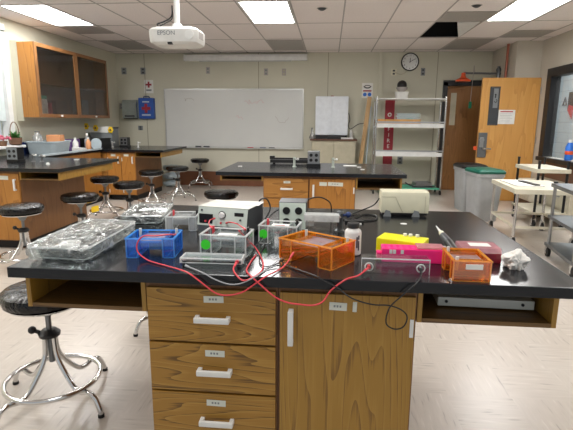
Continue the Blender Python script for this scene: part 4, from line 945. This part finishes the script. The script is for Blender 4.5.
for x, z, l in ((-3.83, .30, 'yellow paper flower at the right end of the white paper'), (-4.1, .33, 'yellow paper flower in the middle of the white paper'), (-4.27, .36, 'yellow paper flower at the left end near the cabinet corner')):
    t = thing('paper_flower', l, 'flower', (x, 7.99, ZT+z))
    m = MB()
    for k in range(6): m.sph((.028*math.cos(k*PI/3), 0, .036*math.sin(k*PI/3)), .024, (1, .3, 1), 10)
    m.build('petals', M['flower'], t, True); MB().sph((0, -.012, 0), .018, (1, .6, 1), 10).build('flower_centre', M['brown'], t, True)
# window sill: basket plant, flower pot
t = thing('basket_plant', 'green plant in a handled basket on the window sill', 'potted plant', (-4.2, 5.97, WZ0))
MB().lathe([(.05, 0), (.075, .02), (.085, .1), (.08, .1), (.06, .04)], seg=20).build('basket', M['wicker'], t, True)
MB().tube([(0, -.082, .09), (0, -.085, .2), (0, -.05, .28), (0, 0, .305), (0, .05, .28), (0, .085, .2), (0, .082, .09)], .006, 8).build('basket_handle', M['wicker'], t, True)
m = MB(); rr = random.Random(3)
for k in range(46):
    a, e, L = rr.uniform(0, 2*PI), rr.uniform(.2, 1.4), rr.uniform(.06, .13)
    d = Vector((math.cos(a)*math.cos(e), math.sin(a)*math.cos(e), math.sin(e))); s = d.cross(Vector((0, 0, 1))).normalized()*.014
    p = Vector((0, 0, .08)); m.loft([[p-s*.3, p+s*.3, p+s*.3+Vector((0, 0, .002)), p-s*.3+Vector((0, 0, .002))], [p+d*L*.6-s, p+d*L*.6+s, p+d*L*.6+s+Vector((0, 0, .002)), p+d*L*.6-s+Vector((0, 0, .002))], [p+d*L-s*.1, p+d*L+s*.1, p+d*L+s*.1+Vector((0, 0, .002)), p+d*L-s*.1+Vector((0, 0, .002))]])
m.build('leaves', M['leaf'], t)
t = thing('flower_pot', 'pink flowers in a low pot at the near end of the window sill', 'potted plant', (-4.2, 5.72, WZ0))
MB().lathe([(.04, 0), (.055, .06), (.058, .065), (.05, .065)], seg=18).build('pot', M['wicker'], t, True)
m = MB()
for k in range(22): m.sph((rr.uniform(-.06, .06), rr.uniform(-.08, .08), .08+rr.uniform(0, .05)), .016, seg=8)
m.build('blossoms', M['pinkfl'], t, True)
# tiny white scraps on the benches
tag(MB().cyl((-3.0, 4.75, ZT), (-3.0, 4.75, ZT+.02), .022, .012, 12).build('paper_scrap', M['paper']), 'small white scrap near the front edge of the left bench top', 'paper scrap')
tag(B(-3.02, -2.97, 5.3, 5.34, ZT, ZT+.012, .003).build('paper_scrap', M['paper']), 'small white scrap toward the end of the left bench top', 'paper scrap')
for x, y, l in ((-.93, 4.85, 'small white chip on the left end of the second bench'), (.32, 4.95, 'white chip right of the right gas tap on the second bench'), (.34, 4.72, 'white chip nearest the front edge on the right of the second bench')):
    tag(B(x-.02, x+.02, y-.015, y+.015, ZT, ZT+.006, .002).build('paper_scrap', M['paper']), l, 'paper scrap')
t = thing('black_instrument', 'low black instrument at the back edge of the second bench', 'instrument', (-.44, 5.28, ZT))
B(-.22, .33, -.06, .06, .012, .05, .008).build('instrument_body', M['black'], t); MB().cyl((-.2, 0, .05), (-.2, 0, .085), .03).box(-.2, .2, -.02, .02, .0505, .066).build('instrument_arm', M['blackrub'], t, True)
for x in (-.18, .28): MB().cyl((x, 0, 0), (x, 0, .0118), .015).build('foot', M['blackrub'], t)
tag(B(.16, .3, 5.05, 5.12, ZT, ZT+.008, .002).build('white_strip', M['paper']), 'white strip lying behind the right gas tap', 'strip')
# white bags behind the rear peninsula
for k in range(3):
    m = MB(); bmesh.ops.create_icosphere(m.bm, subdivisions=4, radius=1)
    for v in m.bm.verts:
        v.co = Vector((v.co.x*.17, v.co.y*.13, v.co.z*.065)); 
    m.crumple(.02, 14, k*3); zmin = min(v.co.z for v in m.bm.verts); m.move((0, 0, -zmin))
    tag(m.build('white_bag', M['tub'], None, .6, (-3.15+.01*k, 9.08, FZ+.155*k)), ['lowest of the white bags stacked on the floor by the back wall', 'middle one of the white bags stacked by the back wall', 'topmost of the white bags stacked by the back wall'][k], 'bag', 'stacked white bags')
# ------------------------------------------------------------------ right side of the room
def waste_bin(label, loc, rz, lid):
    t = thing('waste_bin', label, 'waste bin', loc, rz)
    m = MB(); a, b = .36, .46
    m.loft([[(x, y, z) for x, y in rrect(a*s, b*s, .05)] for s, z in ((.78, 0), (.8, .01), (.98, .6), (1.04, .605), (1.04, .65), (.97, .65), (.9, .6), (.75, .03))]); m.build('bin_body', M['bin'], t, .5)
    m = MB(); m.loft([[(x, y, z) for x, y in rrect(a*s, b*s, .05)] for s, z in ((1.07, .6505), (1.08, .675), (.95, .70), (.4, .715))]); m.build('bin_lid', M[lid], t, .5)
    MB().box(-.1, .1, -b*.53, -b*.5, .6, .63, .004).build('lift_handle', M['bin'], t)
waste_bin('grey waste bin with a dark green lid beside the open oak door', (2.12, 6.55, FZ), .12, 'green')
waste_bin('grey waste bin with a black lid half hidden behind the green lidded one', (2.13, 7.25, FZ), .05, 'black')
def cart(label, loc, rz, L, W, H, levels, mat, frame, posts=0., caster=True, r=.016):
    t = thing('wheeled_cart', label, 'cart', loc, rz); l, w = L/2, W/2
    for z, th in levels:
        m = MB(); m.box(-l, l, -w, w, z-.02, z, .003); m.box(-l, l, -w, -w+.012, z-th, z-.0201); m.box(-l, l, w-.012, w, z-th, z-.0201); m.box(-l, -l+.012, -w+.0121, w-.0121, z-th, z-.0201); m.box(l-.012, l, -w+.0121, w-.0121, z-th, z-.0201)
        m.build('cart_shelf', M[mat], t)
    for sx in (-1, 1):
        for sy in (-1, 1):
            x, y = sx*(l+r*.2), sy*(w+r*.2); x, y = sx*(l-.03), sy*(w-.03)
            MB().cyl((x, y, .11), (x, y, H+posts), r).build('cart_leg', M[frame], t, True)
            cs = MB().cyl((x-.014, y, .05), (x+.014, y, .05), .05).build('caster', M['blackrub'], t, True)
            MB().box(x-.024, x-.0145, y-.02, y+.02, .03, .109).box(x+.0145, x+.024, y-.02, y+.02, .03, .109).cyl((x-.026, y, .05), (x+.026, y, .05), .012).build('caster_fork', M['chrome'], cs)
            if posts: MB().cyl((x, y, H+posts+.0003), (x, y, H+posts+.012), r*1.2).build('post_cap', M['black'], t, True)
    return t
c1 = cart('low cream wheeled cart with a white tray, beside the waste bins', (2.33, 5.5, FZ), -.06, .66, .92, .6, ((.625, .05),), 'creamcart', 'chrome')
m = MB()
for y in (-.43, .43): m.box(-.3, .3, y-.012, y+.012, .2, .225)
for x in (-.3, .3): m.box(x-.012, x+.012, -.418, .418, .2, .225)
m.build('lower_rail', M['creamcart'], c1)
tag(MB().box(-.14, .16, -.28, .25, 0, .014, .003).build('white_tray', M['paper'], None, None, (2.2, 5.56, FZ+.6255)), 'white flat tray lying on the low cream cart', 'tray')
tag(B(-.03, .03, -.22, .16, 0, .012, .003).rot(.1).build('black_bar', M['black'], None, None, (2.26, 5.5, FZ+.6405)), 'black bar lying on the white tray', 'bar')
c2 = cart('tall cream wheeled cart with black corner posts below the black window', (2.80, 6.42, FZ), -.03, .4, .76, .72, ((.75, .05), (.2, .03)), 'creamcart', 'black', .12)
c3 = cart('grey steel wheeled cart at the right edge of the view', (2.53, 4.36, FZ), -.12, .78, .72, .72, ((.735, .035), (.42, .03), (.14, .03)), 'grey_steel', 'steel', .02)
t = thing('low_cabinet', 'low cream cabinet with dark base under the black window', 'cabinet', (3.2, 7.0, FZ))
B(-.16, .19, -.9, .85, .14, .44, .004).build('carcass', M['creamcart'], t); B(-.13, .18, -.88, .83, 0, .1395).build('plinth', M['brown'], t)
for y0, y1 in ((-.89, -.31), (-.3, .27), (.28, .84)):
    d = B(-.176, -.1605, y0, y1, .16, .425, .003).build('drawer', M['creamcart'], t); B(-.19, -.1765, (y0+y1)/2-.08, (y0+y1)/2+.08, .36, .375, .002).build('handle', M['steel'], d)
# corridor beyond the black framed window
t = thing('hanging_pouch', 'black and red pouch hanging on the grey block wall beyond the window', 'pouch', (4.59, 9.55, 1.75))
B(-.03, 0, -.1, .12, -.12, .22, .01).build('black_pouch', M['black'], t); MB().prism([(-.1, -.3), (.1, -.12), (.06, -.02), (-.12, -.06)], 0, -.035, -.031).build('red_flap', M['red'], t)
t = thing('hazard_sign', 'small grey triangle symbol on the block wall beyond the window', 'sign', (4.595, 9.85, 1.78))
MB().tube([(-.004, -.07, -.05), (-.004, .07, -.05), (-.004, 0, .09)], .014, 6, closed=True, smooth=0).build('triangle_outline', M['darkgrey'], t)
t = thing('bottle', 'blue and white bottle on the sill of the black framed window', 'bottle', (3.44, 7.08, QZ0))
MB().lathe([(.05, 0), (.055, .01), (.055, .19), (.03, .25)], seg=20).build('bottle_body', M['bluetop'], t, True); MB().lathe([(.0555, .08), (.056, .082), (.056, .13), (.0555, .132)], seg=20).build('label_band', M['orange'], t, True); MB().lathe([(.025, .2505), (.025, .29)], seg=14).build('bottle_cap', M['white'], t, True)

# ------------------------------------------------------------------ camera, light
cam = bpy.data.cameras.new('camera'); co = bpy.data.objects.new('camera', cam); COL.objects.link(co)
R_ = Vector((.99585, .09075, .00708)); U_ = Vector((-.02485, .19617, .98026)); Bk = Vector((.08757, -.97636, .19761))
mw = Matrix((R_, U_, Bk)).transposed().to_4x4(); mw.translation = (0, 0, 1.382)
co.matrix_world = mw
cam.sensor_width = 36; cam.lens = 465.29*36/573; cam.clip_start = .02; cam.clip_end = 100
SC.camera = co
wd = bpy.data.worlds.new('world'); SC.world = wd; wd.use_nodes = True
wn = wd.node_tree; bg = wn.nodes['Background']; bg.inputs[0].default_value = (.88, .95, 1, 1); bg.inputs[1].default_value = .6
SC.view_settings.view_transform = 'Standard'; SC.view_settings.exposure = 0.0
SC.cycles.transparent_max_bounces = 32
for o in list(SC.objects):
    if o.parent is None: o.location.z -= FZ
